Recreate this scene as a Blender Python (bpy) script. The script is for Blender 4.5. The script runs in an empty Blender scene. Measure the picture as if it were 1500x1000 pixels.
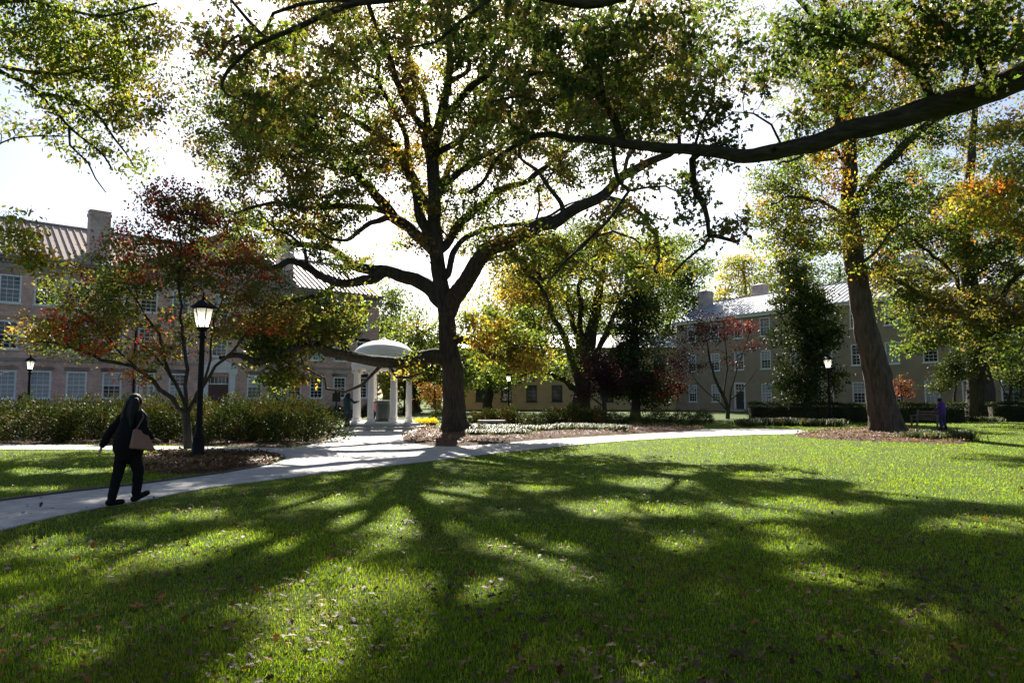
import bpy, math, random
import numpy as np
from mathutils import Vector, Matrix, Euler

R = math.radians
scn = bpy.context.scene
col = scn.collection
random.seed(11)
rng = np.random.default_rng(11)

# ------------------------------------------------------------------ camera, sky, sun, exposure
EYE = 1.65
PITCH = math.atan(80 / 1000)
cam_d = bpy.data.cameras.new('camera')
cam = bpy.data.objects.new('camera', cam_d)
col.objects.link(cam)
cam.location = (0, 0, EYE)
cam.rotation_euler = (math.pi / 2 + PITCH, 0, 0)
cam_d.sensor_width = 36
cam_d.lens = 24
cam_d.clip_start = 0.05
cam_d.clip_end = 3000
scn.camera = cam

SUN_AZ = R(-5.5)      # left of straight ahead
SUN_EL = R(35)
world = bpy.data.worlds.new('World')
scn.world = world
world.use_nodes = True
wn = world.node_tree.nodes
wl = world.node_tree.links
sky = wn.new('ShaderNodeTexSky')
sky.sky_type = 'NISHITA'
sky.sun_disc = False
sky.sun_elevation = SUN_EL
sky.sun_rotation = SUN_AZ
sky.air_density = 0.8
sky.dust_density = 1.5
sky.ozone_density = 1.0
wn['Background'].inputs['Strength'].default_value = 0.05
wl.new(sky.outputs[0], wn['Background'].inputs['Color'])

sun_d = bpy.data.lights.new('sun', 'SUN')
sun_d.energy = 5.0
sun_d.angle = R(0.53)
sun_d.color = (1.0, 0.93, 0.82)
sun = bpy.data.objects.new('sun', sun_d)
col.objects.link(sun)
sdir = Vector((math.sin(SUN_AZ) * math.cos(SUN_EL), math.cos(SUN_AZ) * math.cos(SUN_EL), math.sin(SUN_EL)))
sun.rotation_euler = (-sdir).to_track_quat('-Z', 'Y').to_euler()
sun.location = sdir * 60

vs = scn.view_settings
vs.view_transform = 'Standard'
vs.look = 'None'
vs.gamma = 1
vs.use_curve_mapping = False
vs.exposure = 1.8
scn.cycles.use_denoising = True
scn.cycles.max_bounces = 6
scn.cycles.diffuse_bounces = 3
scn.cycles.glossy_bounces = 2
scn.cycles.transmission_bounces = 4
scn.cycles.transparent_max_bounces = 4
scn.cycles.caustics_reflective = False
scn.cycles.caustics_refractive = False
scn.cycles.sample_clamp_indirect = 6

# ------------------------------------------------------------------ places: photo pixel -> world
cp, sp = math.cos(PITCH), math.sin(PITCH)


def ray(px, py):
    u, v = (px - 750) / 1000, (500 - py) / 1000
    return Vector((u, cp - v * sp, sp + v * cp))


def P(px, py, Y):
    d = ray(px, py)
    return Vector((d.x / d.y * Y, Y, EYE + d.z / d.y * Y))


def G(px, py, z=0.0):
    d = ray(px, py)
    t = (z - EYE) / d.z
    return Vector((d.x * t, d.y * t, z))


def tag(o, label=None, cat=None, group=None, kind=None):
    if label:
        o['label'] = label
    if cat:
        o['category'] = cat
    if group:
        o['group'] = group
    if kind:
        o['kind'] = kind
    return o


# ------------------------------------------------------------------ materials
def new_mat(name):
    m = bpy.data.materials.new(name)
    m.use_nodes = True
    nt = m.node_tree
    b = nt.nodes['Principled BSDF']
    return m, nt, b


def mat_noise(name, c1, c2, scale=6.0, rough=0.8, bump=0.3, bscale=None, detail=6, metal=0.0, c3=None, stretch=None, spec=None, dist=0.02):
    m, nt, b = new_mat(name)
    N, L = nt.nodes, nt.links
    tc = N.new('ShaderNodeTexCoord')
    src = tc.outputs['Object']
    if stretch:
        mp = N.new('ShaderNodeMapping')
        mp.inputs['Scale'].default_value = stretch
        L.new(src, mp.inputs['Vector'])
        src = mp.outputs[0]
    n = N.new('ShaderNodeTexNoise')
    n.inputs['Scale'].default_value = scale
    n.inputs['Detail'].default_value = detail
    n.inputs['Roughness'].default_value = 0.65
    L.new(src, n.inputs['Vector'])
    r = N.new('ShaderNodeValToRGB')
    r.color_ramp.elements[0].position = 0.3
    r.color_ramp.elements[1].position = 0.7
    r.color_ramp.elements[0].color = (*c1, 1)
    r.color_ramp.elements[1].color = (*c2, 1)
    if c3:
        e = r.color_ramp.elements.new(0.5)
        e.color = (*c3, 1)
    L.new(n.outputs['Fac'], r.inputs[0])
    L.new(r.outputs[0], b.inputs['Base Color'])
    b.inputs['Roughness'].default_value = rough
    b.inputs['Metallic'].default_value = metal
    if spec is not None:
        b.inputs['Specular IOR Level'].default_value = spec
    if bump:
        n2 = N.new('ShaderNodeTexNoise')
        n2.inputs['Scale'].default_value = bscale or scale * 4
        n2.inputs['Detail'].default_value = 5
        L.new(src, n2.inputs['Vector'])
        bp = N.new('ShaderNodeBump')
        bp.inputs['Strength'].default_value = bump
        bp.inputs['Distance'].default_value = dist
        L.new(n2.outputs['Fac'], bp.inputs['Height'])
        L.new(bp.outputs[0], b.inputs['Normal'])
    return m


def mat_leaf(name, trans=0.5, rough=0.45, gain=1.9, spec=0.4, tint=(1.08, 1.0, .55)):
    """Leaf: colour attribute per leaf, light passes through it."""
    m, nt, b = new_mat(name)
    N, L = nt.nodes, nt.links
    a = N.new('ShaderNodeAttribute')
    a.attribute_name = 'leaf'
    L.new(a.outputs['Color'], b.inputs['Base Color'])
    b.inputs['Roughness'].default_value = rough
    b.inputs['Specular IOR Level'].default_value = spec
    t = N.new('ShaderNodeBsdfTranslucent')
    g = N.new('ShaderNodeMix')
    g.data_type = 'RGBA'
    g.blend_type = 'MULTIPLY'
    g.inputs['Factor'].default_value = 1.0
    g.inputs['B'].default_value = (gain * tint[0], gain * tint[1], gain * tint[2], 1)
    g.clamp_result = False
    L.new(a.outputs['Color'], g.inputs['A'])
    L.new(g.outputs['Result'], t.inputs['Color'])
    mx = N.new('ShaderNodeMixShader')
    mx.inputs[0].default_value = trans
    L.new(b.outputs[0], mx.inputs[1])
    L.new(t.outputs[0], mx.inputs[2])
    L.new(mx.outputs[0], N['Material Output'].inputs['Surface'])
    return m


def mat_brick(name, c1, c2, mortar, bw=0.22, bh=0.075, rough=0.85):
    m, nt, b = new_mat(name)
    N, L = nt.nodes, nt.links
    tc = N.new('ShaderNodeTexCoord')
    sx = N.new('ShaderNodeSeparateXYZ')
    L.new(tc.outputs['Object'], sx.inputs[0])
    ad = N.new('ShaderNodeMath')
    L.new(sx.outputs['X'], ad.inputs[0])
    L.new(sx.outputs['Y'], ad.inputs[1])
    cx = N.new('ShaderNodeCombineXYZ')
    L.new(ad.outputs[0], cx.inputs['X'])
    L.new(sx.outputs['Z'], cx.inputs['Y'])
    br = N.new('ShaderNodeTexBrick')
    br.inputs['Scale'].default_value = 1.0
    br.inputs['Brick Width'].default_value = bw
    br.inputs['Row Height'].default_value = bh
    br.inputs['Mortar Size'].default_value = 0.008
    br.inputs['Color1'].default_value = (*c1, 1)
    br.inputs['Color2'].default_value = (*c2, 1)
    br.inputs['Mortar'].default_value = (*mortar, 1)
    br.inputs['Bias'].default_value = -0.1
    L.new(cx.outputs[0], br.inputs['Vector'])
    n = N.new('ShaderNodeTexNoise')
    n.inputs['Scale'].default_value = 1.3
    n.inputs['Detail'].default_value = 10
    n.inputs['Roughness'].default_value = 0.8
    L.new(tc.outputs['Object'], n.inputs['Vector'])
    mp = N.new('ShaderNodeMapRange')
    mp.inputs['From Min'].default_value = 0.3
    mp.inputs['From Max'].default_value = 0.7
    mp.inputs['To Min'].default_value = 0.55
    mp.inputs['To Max'].default_value = 1.4
    L.new(n.outputs['Fac'], mp.inputs['Value'])
    mx = N.new('ShaderNodeMix')
    mx.data_type = 'RGBA'
    mx.blend_type = 'MULTIPLY'
    mx.inputs['Factor'].default_value = 1
    L.new(br.outputs['Color'], mx.inputs['A'])
    L.new(mp.outputs[0], mx.inputs['B'])
    L.new(mx.outputs['Result'], b.inputs['Base Color'])
    bp = N.new('ShaderNodeBump')
    bp.inputs['Strength'].default_value = 0.5
    bp.inputs['Distance'].default_value = 0.01
    bp.invert = True
    L.new(br.outputs['Fac'], bp.inputs['Height'])
    L.new(bp.outputs[0], b.inputs['Normal'])
    b.inputs['Roughness'].default_value = rough
    return m


def mat_plain(name, c, rough=0.5, metal=0.0, spec=0.5):
    return mat_noise(name, [x * 0.88 for x in c], [min(1, x * 1.1) for x in c], 9, rough, 0.08, 40, metal=metal, spec=spec)


def mat_bark(name, c1, c2):
    m = mat_noise(name, c1, c2, 3.0, 0.92, 0.9, 9.0, stretch=(3.2, 3.2, 0.55), detail=8, spec=0.2, dist=0.06)
    return m


M = {}
M['grass'] = mat_leaf('grass_blade', 0.5, 0.55, 2.9, 0.2, (1.0, 1.0, .36))
M['leaf'] = mat_leaf('tree_leaf', 0.57, 0.5, 2.9, 0.3)
M['leaf_gloss'] = mat_leaf('glossy_leaf', 0.14, 0.62, 1.6, 0.12)
M['leaf_dim'] = mat_leaf('plum_leaf', 0.35, 0.55, 1.7, 0.25)
M['leaf_dry'] = mat_leaf('dry_leaf', 0.3, 0.6, 1.3, 0.3)
M['bark'] = mat_bark('oak_bark', (0.020, 0.017, 0.014), (0.095, 0.076, 0.058))
M['bark_limb'] = mat_noise('limb_bark', (0.022, 0.018, 0.015), (0.10, 0.08, 0.06), 3.5, 0.92, 1.0, 7.0, stretch=(.7, 3.2, 3.2), detail=9, spec=0.15, dist=0.07)
M['bark_warm'] = mat_bark('warm_bark', (0.03, 0.024, 0.018), (0.13, 0.10, 0.075))
M['soil'] = mat_noise('lawn_soil', (0.028, 0.050, 0.005), (0.060, 0.098, 0.010), 14, 0.95, 0.6, 60, spec=0.1)
M['mulch'] = mat_noise('mulch', (0.05, 0.028, 0.02), (0.16, 0.10, 0.075), 22, 0.95, 1.0, 45, detail=10, spec=0.1, dist=0.05)
M['path'] = mat_noise('paving', (0.24, 0.235, 0.235), (0.47, 0.46, 0.45), 3.2, 0.85, 0.3, 90, detail=15, spec=0.3, dist=0.01)
M['kerb'] = mat_noise('edging', (0.05, 0.045, 0.04), (0.10, 0.09, 0.08), 8, 0.9, 0.4)
M['brick'] = mat_brick('weathered_brick', (0.64, 0.375, 0.295), (0.47, 0.265, 0.215), (0.70, 0.60, 0.52))
M['brick_pale'] = mat_brick('chimney_brick', (0.50, 0.38, 0.34), (0.36, 0.27, 0.25), (0.55, 0.50, 0.46))
M['stone_trim'] = mat_noise('stone_trim', (0.27, 0.235, 0.21), (0.36, 0.32, 0.29), 3, 0.8, 0.2)
M['stucco'] = mat_noise('tan_stucco', (0.27, 0.21, 0.145), (0.38, 0.30, 0.21), 0.9, 0.92, 0.3, 30, detail=10)
M['stucco_lit'] = mat_noise('warm_lit_stucco', (0.48, 0.33, 0.15), (0.58, 0.42, 0.21), 0.9, 0.92, 0.3, 30, detail=10)  # far building wall: warm orange light painted into the base colour
M['roof_brown'] = mat_noise('brown_metal_roof', (0.25, 0.185, 0.15), (0.38, 0.30, 0.25), 2.2, 0.6, 0.15, 20, detail=9)
M['roof_grey'] = mat_noise('grey_metal_roof', (0.33, 0.34, 0.36), (0.48, 0.49, 0.51), 1.4, 0.42, 0.1, 20, metal=0.25)
M['white'] = mat_noise('white_paint', (0.66, 0.65, 0.63), (0.80, 0.79, 0.77), 3, 0.55, 0.1, 30)
M['rotunda'] = mat_noise('rotunda_paint', (0.68, 0.66, 0.62), (0.82, 0.80, 0.77), 2, 0.6, 0.1, 30)
M['glass'] = mat_noise('window_glass', (0.012, 0.014, 0.018), (0.03, 0.035, 0.045), 1.2, 0.06, 0.05, 2.0, spec=0.8)
M['blind'] = mat_noise('blind_behind_glass', (0.30, 0.33, 0.38), (0.40, 0.43, 0.47), 1.0, 0.12, 0.03, 2.0, spec=0.7)
M['door'] = mat_plain('door_paint', (0.07, 0.02, 0.02), 0.4)
M['door_dark'] = mat_plain('dark_door_paint', (0.02, 0.02, 0.022), 0.4)
M['black'] = mat_plain('black_iron', (0.006, 0.006, 0.007), 0.6, spec=.15)
M['granite'] = mat_noise('granite', (0.30, 0.29, 0.28), (0.45, 0.44, 0.42), 12, 0.8, 0.2)
M['wood'] = mat_noise('bench_wood', (0.09, 0.07, 0.05), (0.18, 0.14, 0.11), 4, 0.8, 0.3, stretch=(1, 8, 8))
M['shade'] = mat_plain('shutter_green', (0.02, 0.035, 0.03), 0.5)
M['skin'] = mat_plain('skin', (0.36, 0.20, 0.14), 0.5)
M['hair'] = mat_noise('black_hair', (0.006, 0.005, 0.005), (0.012, 0.009, 0.008), 5, 0.6, 0.5, 40, stretch=(6, 6, 0.6), spec=.2)
M['cloth_black'] = mat_noise('black_cloth', (0.008, 0.008, 0.010), (0.014, 0.013, 0.014), 5, 0.9, 0.4, 14, spec=.08)
M['cloth_trouser'] = mat_noise('black_trousers', (0.010, 0.010, 0.012), (0.012, 0.012, 0.013), 5, 0.9, 0.4, 14, spec=.08)
M['boot'] = mat_plain('black_leather', (0.007, 0.006, 0.006), 0.6, spec=.15)
M['bag'] = mat_plain('tan_leather', (0.22, 0.095, 0.06), 0.55)
M['bag_dark'] = mat_plain('brown_leather', (0.13, 0.065, 0.05), 0.5)
M['teal'] = mat_plain('teal_cloth', (0.010, 0.05, 0.055), 0.85)
M['navy'] = mat_plain('navy_cloth', (0.012, 0.018, 0.05), 0.85)
M['pink'] = mat_plain('pink_cloth', (0.60, 0.25, 0.27), 0.85)
M['purple'] = mat_plain('purple_cloth', (0.06, 0.018, 0.17), 0.8)
M['jeans'] = mat_plain('blue_jeans', (0.018, 0.025, 0.09), 0.85)

# frosted lamp panes
mm, nt, b = new_mat('frosted_glass')
b.inputs['Base Color'].default_value = (0.8, 0.78, 0.72, 1)
b.inputs['Roughness'].default_value = 0.35
t = nt.nodes.new('ShaderNodeBsdfTranslucent')
t.inputs['Color'].default_value = (0.92, 0.9, 0.82, 1)
x = nt.nodes.new('ShaderNodeMixShader')
x.inputs[0].default_value = 0.72
nt.links.new(b.outputs[0], x.inputs[1])
nt.links.new(t.outputs[0], x.inputs[2])
nt.links.new(x.outputs[0], nt.nodes['Material Output'].inputs['Surface'])
M['frost'] = mm
mm, nt, b = new_mat('lamp_bulb')
b.inputs['Base Color'].default_value = (0.9, 0.9, 0.85, 1)
b.inputs['Emission Color'].default_value = (1.0, 0.97, 0.9, 1)
b.inputs['Emission Strength'].default_value = 8.0
M['bulb'] = mm


# ------------------------------------------------------------------ mesh helpers
class MB:
    def __init__(s):
        s.v, s.f, s.sm = [], [], False

    def add(s, vs_, fs):
        o = len(s.v)
        s.v += [tuple(q) for q in vs_]
        s.f += [tuple(i + o for i in f) for f in fs]
        return s

    def box(s, x0, x1, y0, y1, z0, z1):
        return s.add([(x0, y0, z0), (x1, y0, z0), (x1, y1, z0), (x0, y1, z0), (x0, y0, z1), (x1, y0, z1), (x1, y1, z1), (x0, y1, z1)],
                     [(0, 3, 2, 1), (4, 5, 6, 7), (0, 1, 5, 4), (1, 2, 6, 5), (2, 3, 7, 6), (3, 0, 4, 7)])

    def lathe(s, prof, n=16, cx=0, cy=0, lobes=None, caps=True):
        o = []
        for r, z in prof:
            for k in range(n):
                a = 2 * math.pi * k / n
                rr = r * (1 + (lobes(a, z) if lobes else 0))
                o.append((cx + rr * math.cos(a), cy + rr * math.sin(a), z))
        f = []
        for i in range(len(prof) - 1):
            for k in range(n):
                k2 = (k + 1) % n
                f.append((i * n + k, i * n + k2, (i + 1) * n + k2, (i + 1) * n + k))
        if caps:
            f.append(tuple(range(n - 1, -1, -1)))
            f.append(tuple((len(prof) - 1) * n + k for k in range(n)))
        s.add(o, f)
        s.sm = True
        return s

    def capsule(s, a, b_, ra, rb, n=10, sq=1.0):
        a, b_ = Vector(a), Vector(b_)
        d = b_ - a
        L = d.length
        if L < 1e-5:
            d = Vector((0, 0, 1))
        else:
            d = d / L
        ref = Vector((0, 1, 0)) if abs(d.y) < 0.8 else Vector((1, 0, 0))
        u = d.cross(ref).normalized()
        w = d.cross(u)
        rings = [(-ra * .98, ra * .2), (-ra * .7, ra * .71), (0, ra), (L, rb), (L + rb * .7, rb * .71), (L + rb * .98, rb * .2)]
        o = []
        for h, r in rings:
            for k in range(n):
                t_ = 2 * math.pi * k / n
                o.append(a + d * h + u * (r * math.cos(t_)) + w * (r * sq * math.sin(t_)))
        f = []
        for i in range(len(rings) - 1):
            for k in range(n):
                k2 = (k + 1) % n
                f.append((i * n + k, i * n + k2, (i + 1) * n + k2, (i + 1) * n + k))
        f.append(tuple(range(n - 1, -1, -1)))
        f.append(tuple((len(rings) - 1) * n + k for k in range(n)))
        s.add(o, f)
        s.sm = True
        return s

    def ellipsoid(s, c, r, nu=14, nv=9):
        o, f = [], []
        for i in range(nv + 1):
            th = math.pi * (0.02 + 0.96 * i / nv)
            for k in range(nu):
                a = 2 * math.pi * k / nu
                o.append((c[0] + r[0] * math.sin(th) * math.cos(a), c[1] + r[1] * math.sin(th) * math.sin(a), c[2] - r[2] * math.cos(th)))
        for i in range(nv):
            for k in range(nu):
                k2 = (k + 1) % nu
                f.append((i * nu + k, i * nu + k2, (i + 1) * nu + k2, (i + 1) * nu + k))
        f.append(tuple(range(nu - 1, -1, -1)))
        f.append(tuple(nv * nu + k for k in range(nu)))
        s.add(o, f)
        s.sm = True
        return s

    def mesh(s, name, mat, smooth=None):
        me = bpy.data.meshes.new(name)
        me.from_pydata(s.v, [], s.f)
        me.materials.append(M[mat] if isinstance(mat, str) else mat)
        if s.sm if smooth is None else smooth:
            me.shade_smooth()
            me.set_sharp_from_angle(angle=R(40))
        me.update()
        return me

    def build(s, name, mat, parent=None, smooth=None, loc=None):
        o = bpy.data.objects.new(name, s.mesh(name, mat, smooth))
        col.objects.link(o)
        if parent:
            o.parent = parent
        if loc is not None:
            o.location = loc
        return o


def inst(name, me, parent=None, loc=None, rot=None, scale=None):
    o = bpy.data.objects.new(name, me)
    col.objects.link(o)
    if parent:
        o.parent = parent
    if loc is not None:
        o.location = loc
    if rot is not None:
        o.rotation_euler = rot
    if scale is not None:
        o.scale = scale
    return o


def empty(name, loc=(0, 0, 0), rz=0):
    o = bpy.data.objects.new(name, None)
    o.empty_display_size = 0.3
    col.objects.link(o)
    o.location = loc
    o.rotation_euler = (0, 0, rz)
    return o


def np_mesh(name, V, faces, mat, cols=None, smooth=False):
    """faces: list of int arrays (m,k)."""
    me = bpy.data.meshes.new(name)
    V = np.asarray(V, np.float32)
    me.vertices.add(len(V))
    me.vertices.foreach_set('co', V.ravel())
    fs = [np.asarray(f, np.int32) for f in faces if len(f)]
    nl = sum(f.size for f in fs)
    npoly = sum(len(f) for f in fs)
    me.loops.add(nl)
    me.loops.foreach_set('vertex_index', np.concatenate([f.ravel() for f in fs]))
    me.polygons.add(npoly)
    sizes = np.concatenate([np.full(len(f), f.shape[1], np.int32) for f in fs])
    starts = np.concatenate([[0], np.cumsum(sizes)[:-1]]).astype(np.int32)
    me.polygons.foreach_set('loop_start', starts)
    if smooth:
        me.polygons.foreach_set('use_smooth', np.ones(npoly, bool))
    me.update(calc_edges=True)
    if cols is not None:
        at = me.attributes.new('leaf', 'FLOAT_COLOR', 'POINT')
        c4 = np.ones((len(V), 4), np.float32)
        c4[:, :3] = cols
        at.data.foreach_set('color', c4.ravel())
    me.materials.append(M[mat] if isinstance(mat, str) else mat)
    return me


# leaf templates: (verts, tris); stem at origin, along +y, normal +z
T_DIAMOND = (np.array([(0, 0, 0), (-.30, .48, .07), (0, 1, -.06), (.30, .48, .07)], float), np.array([(0, 2, 1), (0, 3, 2)]))


def lobed_template():
    mid = [(0, 0.0, 0), (0, .42, .0), (0, 1.0, -.10)]
    side = [(.30, .27, .07), (.13, .42, .03), (.37, .62, .08), (.17, .72, .02)]
    v = list(mid) + side + [(-a, b_, c) for a, b_, c in side]
    t_ = [(0, 3, 1), (3, 4, 1), (4, 5, 1), (1, 5, 6), (1, 6, 2)]
    t2 = [(a if a < 3 else a + 4, c if c < 3 else c + 4, b_ if b_ < 3 else b_ + 4) for a, b_, c in t_]
    return np.array(v, float), np.array(t_ + t2)


T_LOBED = lobed_template()
T_OVAL = (np.array([(0, 0, 0), (-.2, .25, .05), (-.22, .65, .05), (0, 1, -.05), (.22, .65, .05), (.2, .25, .05)], float),
          np.array([(0, 3, 2), (0, 2, 1), (0, 5, 4), (0, 4, 3)]))


def unit(a):
    return a / np.maximum(np.linalg.norm(a, axis=-1, keepdims=True), 1e-9)


def leaf_arrays(C, size, cols, T, droop=0.3, flat=0.0, rg=rng, dirs=None):
    n = len(C)
    d = rg.normal(size=(n, 3)) if dirs is None else dirs + rg.normal(size=(n, 3)) * 0.5
    d[:, 2] -= droop
    d = unit(d)
    if flat:
        d[:, 2] *= (1 - flat)
        d = unit(d)
    nz = rg.normal(size=(n, 3))
    nz[:, 2] += flat * 6 + 0.6
    x_ = unit(np.cross(d, nz))
    z_ = np.cross(x_, d)
    tv, tf = T
    k = len(tv)
    V = C[:, None, :] + size[:, None, None] * (tv[None, :, 0:1] * x_[:, None, :] + tv[None, :, 1:2] * d[:, None, :] + tv[None, :, 2:3] * z_[:, None, :])
    Fc = (np.arange(n) * k)[:, None, None] + tf[None]
    return V.reshape(-1, 3), Fc.reshape(-1, tf.shape[1]), np.repeat(cols, k, axis=0)


def leaf_mesh(name, C, size, cols, T=T_DIAMOND, mat='leaf', **kw):
    V, Fc, cc = leaf_arrays(np.asarray(C, float), np.asarray(size, float), np.asarray(cols, float), T, **kw)
    return np_mesh(name, V, [Fc], mat, cc)


PAL = {
    'dgreen': (0.030, 0.048, 0.013), 'green': (0.055, 0.080, 0.018), 'lgreen': (0.095, 0.120, 0.022), 'olive': (0.080, 0.074, 0.020),
    'yellow': (0.18, 0.145, 0.024), 'gold': (0.15, 0.098, 0.022), 'orange': (0.19, 0.080, 0.018), 'red': (0.17, 0.022, 0.018),
    'brown': (0.075, 0.048, 0.024), 'maroon': (0.055, 0.012, 0.018), 'plum': (0.028, 0.010, 0.018), 'tan': (0.20, 0.125, 0.050),
}


def pick_cols(P_, pal, rg, scale=0.35):
    """palette choice that keeps neighbours alike: pal = list of (name, weight)"""
    names = [p[0] for p in pal]
    w = np.array([p[1] for p in pal], float)
    w /= w.sum()
    ph = rg.uniform(0, 6.28, (4, 3))
    k = rg.normal(size=(4, 3)) * scale * 2.2
    f = sum(np.sin(P_ @ k[i] + ph[i, 0]) for i in range(4)) / 2.0 + rg.normal(size=len(P_)) * 0.45
    order = f.argsort().argsort() / max(1, len(f) - 1)
    idx = np.searchsorted(np.cumsum(w), order * 0.9999)
    base = np.array([PAL[n_] for n_ in names])
    return base[np.clip(idx, 0, len(names) - 1)]


DENS = 1.25
# ------------------------------------------------------------------ tree builder
class Tree:
    def __init__(s, seed=1, bark='bark'):
        s.p, s.par, s.r, s.tip = [], [], [], []
        s.rg = np.random.default_rng(seed)
        s.bark = bark
        s.clusters = []   # (pos, prev pos, palette colour id, radius, nleaf)
        s.flare = None

    def node(s, p, par, r):
        s.p.append(np.array(p, float))
        s.par.append(par)
        s.r.append(r)
        return len(s.p) - 1

    def limb(s, pts, r0, r1, par=None, seg=0.45, wob=0.04, power=1.0, rads=None):
        """traced limb through world points; par None = nearest existing node"""
        pts = [np.array(q, float) for q in pts]
        if par is None and s.p:
            A = np.array(s.p)
            par = int(np.argmin(np.linalg.norm(A - pts[0], axis=1)))
            if np.linalg.norm(A[par] - pts[0]) > 0.05:
                pts = [A[par]] + pts
        elif par is None:
            par = -1
        Q = [pts[0]] + pts + [pts[-1]]
        out = []
        for i in range(1, len(Q) - 2):
            a, b_, c, d = Q[i - 1], Q[i], Q[i + 1], Q[i + 2]
            n = max(1, int(np.linalg.norm(c - b_) / seg))
            for k in range(n):
                t_ = k / n
                out.append(0.5 * ((2 * b_) + (-a + c) * t_ + (2 * a - 5 * b_ + 4 * c - d) * t_ ** 2 + (-a + 3 * b_ - 3 * c + d) * t_ ** 3))
        out.append(pts[-1])
        m = len(out)
        cur = par
        first = None
        for i, q in enumerate(out):
            t_ = i / max(1, m - 1)
            r = r0 + (r1 - r0) * t_ ** power
            if rads is not None:
                r = float(np.interp(t_, np.linspace(0, 1, len(rads)), rads))
            if i and i < m - 1:
                q = q + s.rg.normal(size=3) * wob
            if i == 0 and par >= 0:
                q = s.p[par]
                cur = s.node(q, par, r)
            else:
                cur = s.node(q, cur, r)
            if first is None:
                first = cur
        return first, cur

    def grow(s, targets, crad, nleaf, cols, rtip=0.011, wig=0.12, maxr=0.16, fork=0.12):
        km = carve(np.asarray(targets, float), s.rg)
        targets, cols = np.asarray(targets, float)[km], np.asarray(cols)[km]
        s._grow(targets, crad, nleaf, cols, rtip, wig, maxr, fork)

    def _grow(s, targets, crad, nleaf, cols, rtip, wig, maxr, fork):
        """join every target to the skeleton by a curved branch; a leaf cluster sits at its end"""
        T_ = np.asarray(targets, float)
        A = np.array(s.p)
        par = np.array(s.par)
        depth = np.zeros(len(A))
        for i in range(len(A)):
            if par[i] >= 0:
                depth[i] = depth[par[i]] + np.linalg.norm(A[i] - A[par[i]])
        d0 = np.array([np.min(np.linalg.norm(A - q, axis=1)) for q in T_])
        cap = len(A) + len(T_) * 14
        B = np.empty((cap, 3))
        B[:len(A)] = A
        D = np.empty(cap)
        D[:len(A)] = depth
        ok = np.zeros(cap, bool)
        ok[:len(A)] = np.array([rr is None or rr < maxr for rr in s.r])
        if not ok[:len(A)].any():
            ok[:len(A)] = True
        n = len(A)
        for ti in np.argsort(d0):
            q = T_[ti]
            dist = np.linalg.norm(B[:n] - q, axis=1) + fork * D[:n] + np.where(ok[:n], 0, 1e3)
            dist += np.maximum(0, B[:n, 2] - q[2]) * 0.25
            j = int(np.argmin(dist))
            a = B[j]
            L = np.linalg.norm(q - a)
            if L < 0.02:
                continue
            pj = s.par[j]
            pd = unit(a - s.p[pj]) if pj >= 0 else np.array([0, 0, 1.0])
            ctrl = a + pd * L * 0.35 + np.array([0, 0, 0.10 * L]) + s.rg.normal(size=3) * L * 0.08 + (q - a) * 0.2
            ns = int(min(9, max(2, L / 0.45)))
            cur = j
            ph = s.rg.normal(size=(ns + 1, 3)) * wig * min(1.0, L / 2)
            for k in range(1, ns + 1):
                t_ = k / ns
                w = (1 - t_) ** 2 * a + 2 * t_ * (1 - t_) * ctrl + t_ ** 2 * q
                if k < ns:
                    w = w + ph[k]
                prev = cur
                cur = s.node(w, cur, None)
                B[n] = w
                D[n] = D[prev] + np.linalg.norm(w - s.p[prev])
                ok[n] = True
                n += 1
            s.clusters.append((s.p[cur], s.p[prev], cols[ti], crad * s.rg.uniform(.7, 1.3), max(2, int(nleaf * s.rg.uniform(.55, 1.45)))))
        s.rtip = rtip

    def radii(s):
        n = len(s.p)
        w = np.zeros(n)
        kids = np.zeros(n, int)
        for i in range(n - 1, -1, -1):
            if w[i] == 0:
                w[i] = 1
            if s.par[i] >= 0:
                w[s.par[i]] += w[i]
                kids[s.par[i]] += 1
        rr = np.zeros(n)
        rt = getattr(s, 'rtip', 0.012)
        for i in range(n):
            if s.r[i] is not None:
                rr[i] = s.r[i]
            else:
                q = rt * w[i] ** 0.42
                p_ = s.par[i]
                if p_ >= 0:
                    q = min(q, rr[p_] * (0.92 if s.r[p_] is None else 0.7))
                rr[i] = max(q, rt * 0.6)
        return rr, w

    def wood(s, name):
        rr, w = s.radii()
        n = len(s.p)
        kids = [[] for _ in range(n)]
        for i in range(n):
            if s.par[i] >= 0:
                kids[s.par[i]].append(i)
        PV, PF, off = [], [], 0
        A = np.array(s.p)
        starts = [i for i in range(n) if s.par[i] < 0]
        stack = [(i, False) for i in starts]
        while stack:
            i, join = stack.pop()
            chain = [s.par[i], i] if join else [i]
            rad = [rr[i], rr[i]] if join else [rr[i]]
            c = i
            while kids[c]:
                ks = sorted(kids[c], key=lambda k: (s.r[k] is not None and s.r[c] is not None, rr[k], w[k]), reverse=True)
                same = [k for k in ks if (s.r[k] is None) == (s.r[c] is None)]
                nxt = None
                for k in ks:
                    # a limb's own continuation starts where it left off, not at its joint
                    if np.linalg.norm(A[k] - A[c]) > 1e-4:
                        if nxt is None:
                            nxt = k
                            continue
                    stack.append((k, True))
                if nxt is None:
                    break
                chain.append(nxt)
                rad.append(rr[nxt])
                c = nxt
            pts = A[chain]
            rad = np.array(rad)
            keep = np.ones(len(pts), bool)
            keep[1:] = np.linalg.norm(np.diff(pts, axis=0), axis=1) > 1e-4
            pts, rad = pts[keep], rad[keep]
            if len(pts) < 2:
                continue
            rm = rad.max()
            k = 30 if rm > 0.3 else 15 if rm > 0.12 else 10 if rm > 0.07 else 6 if rm > 0.03 else 4
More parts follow.
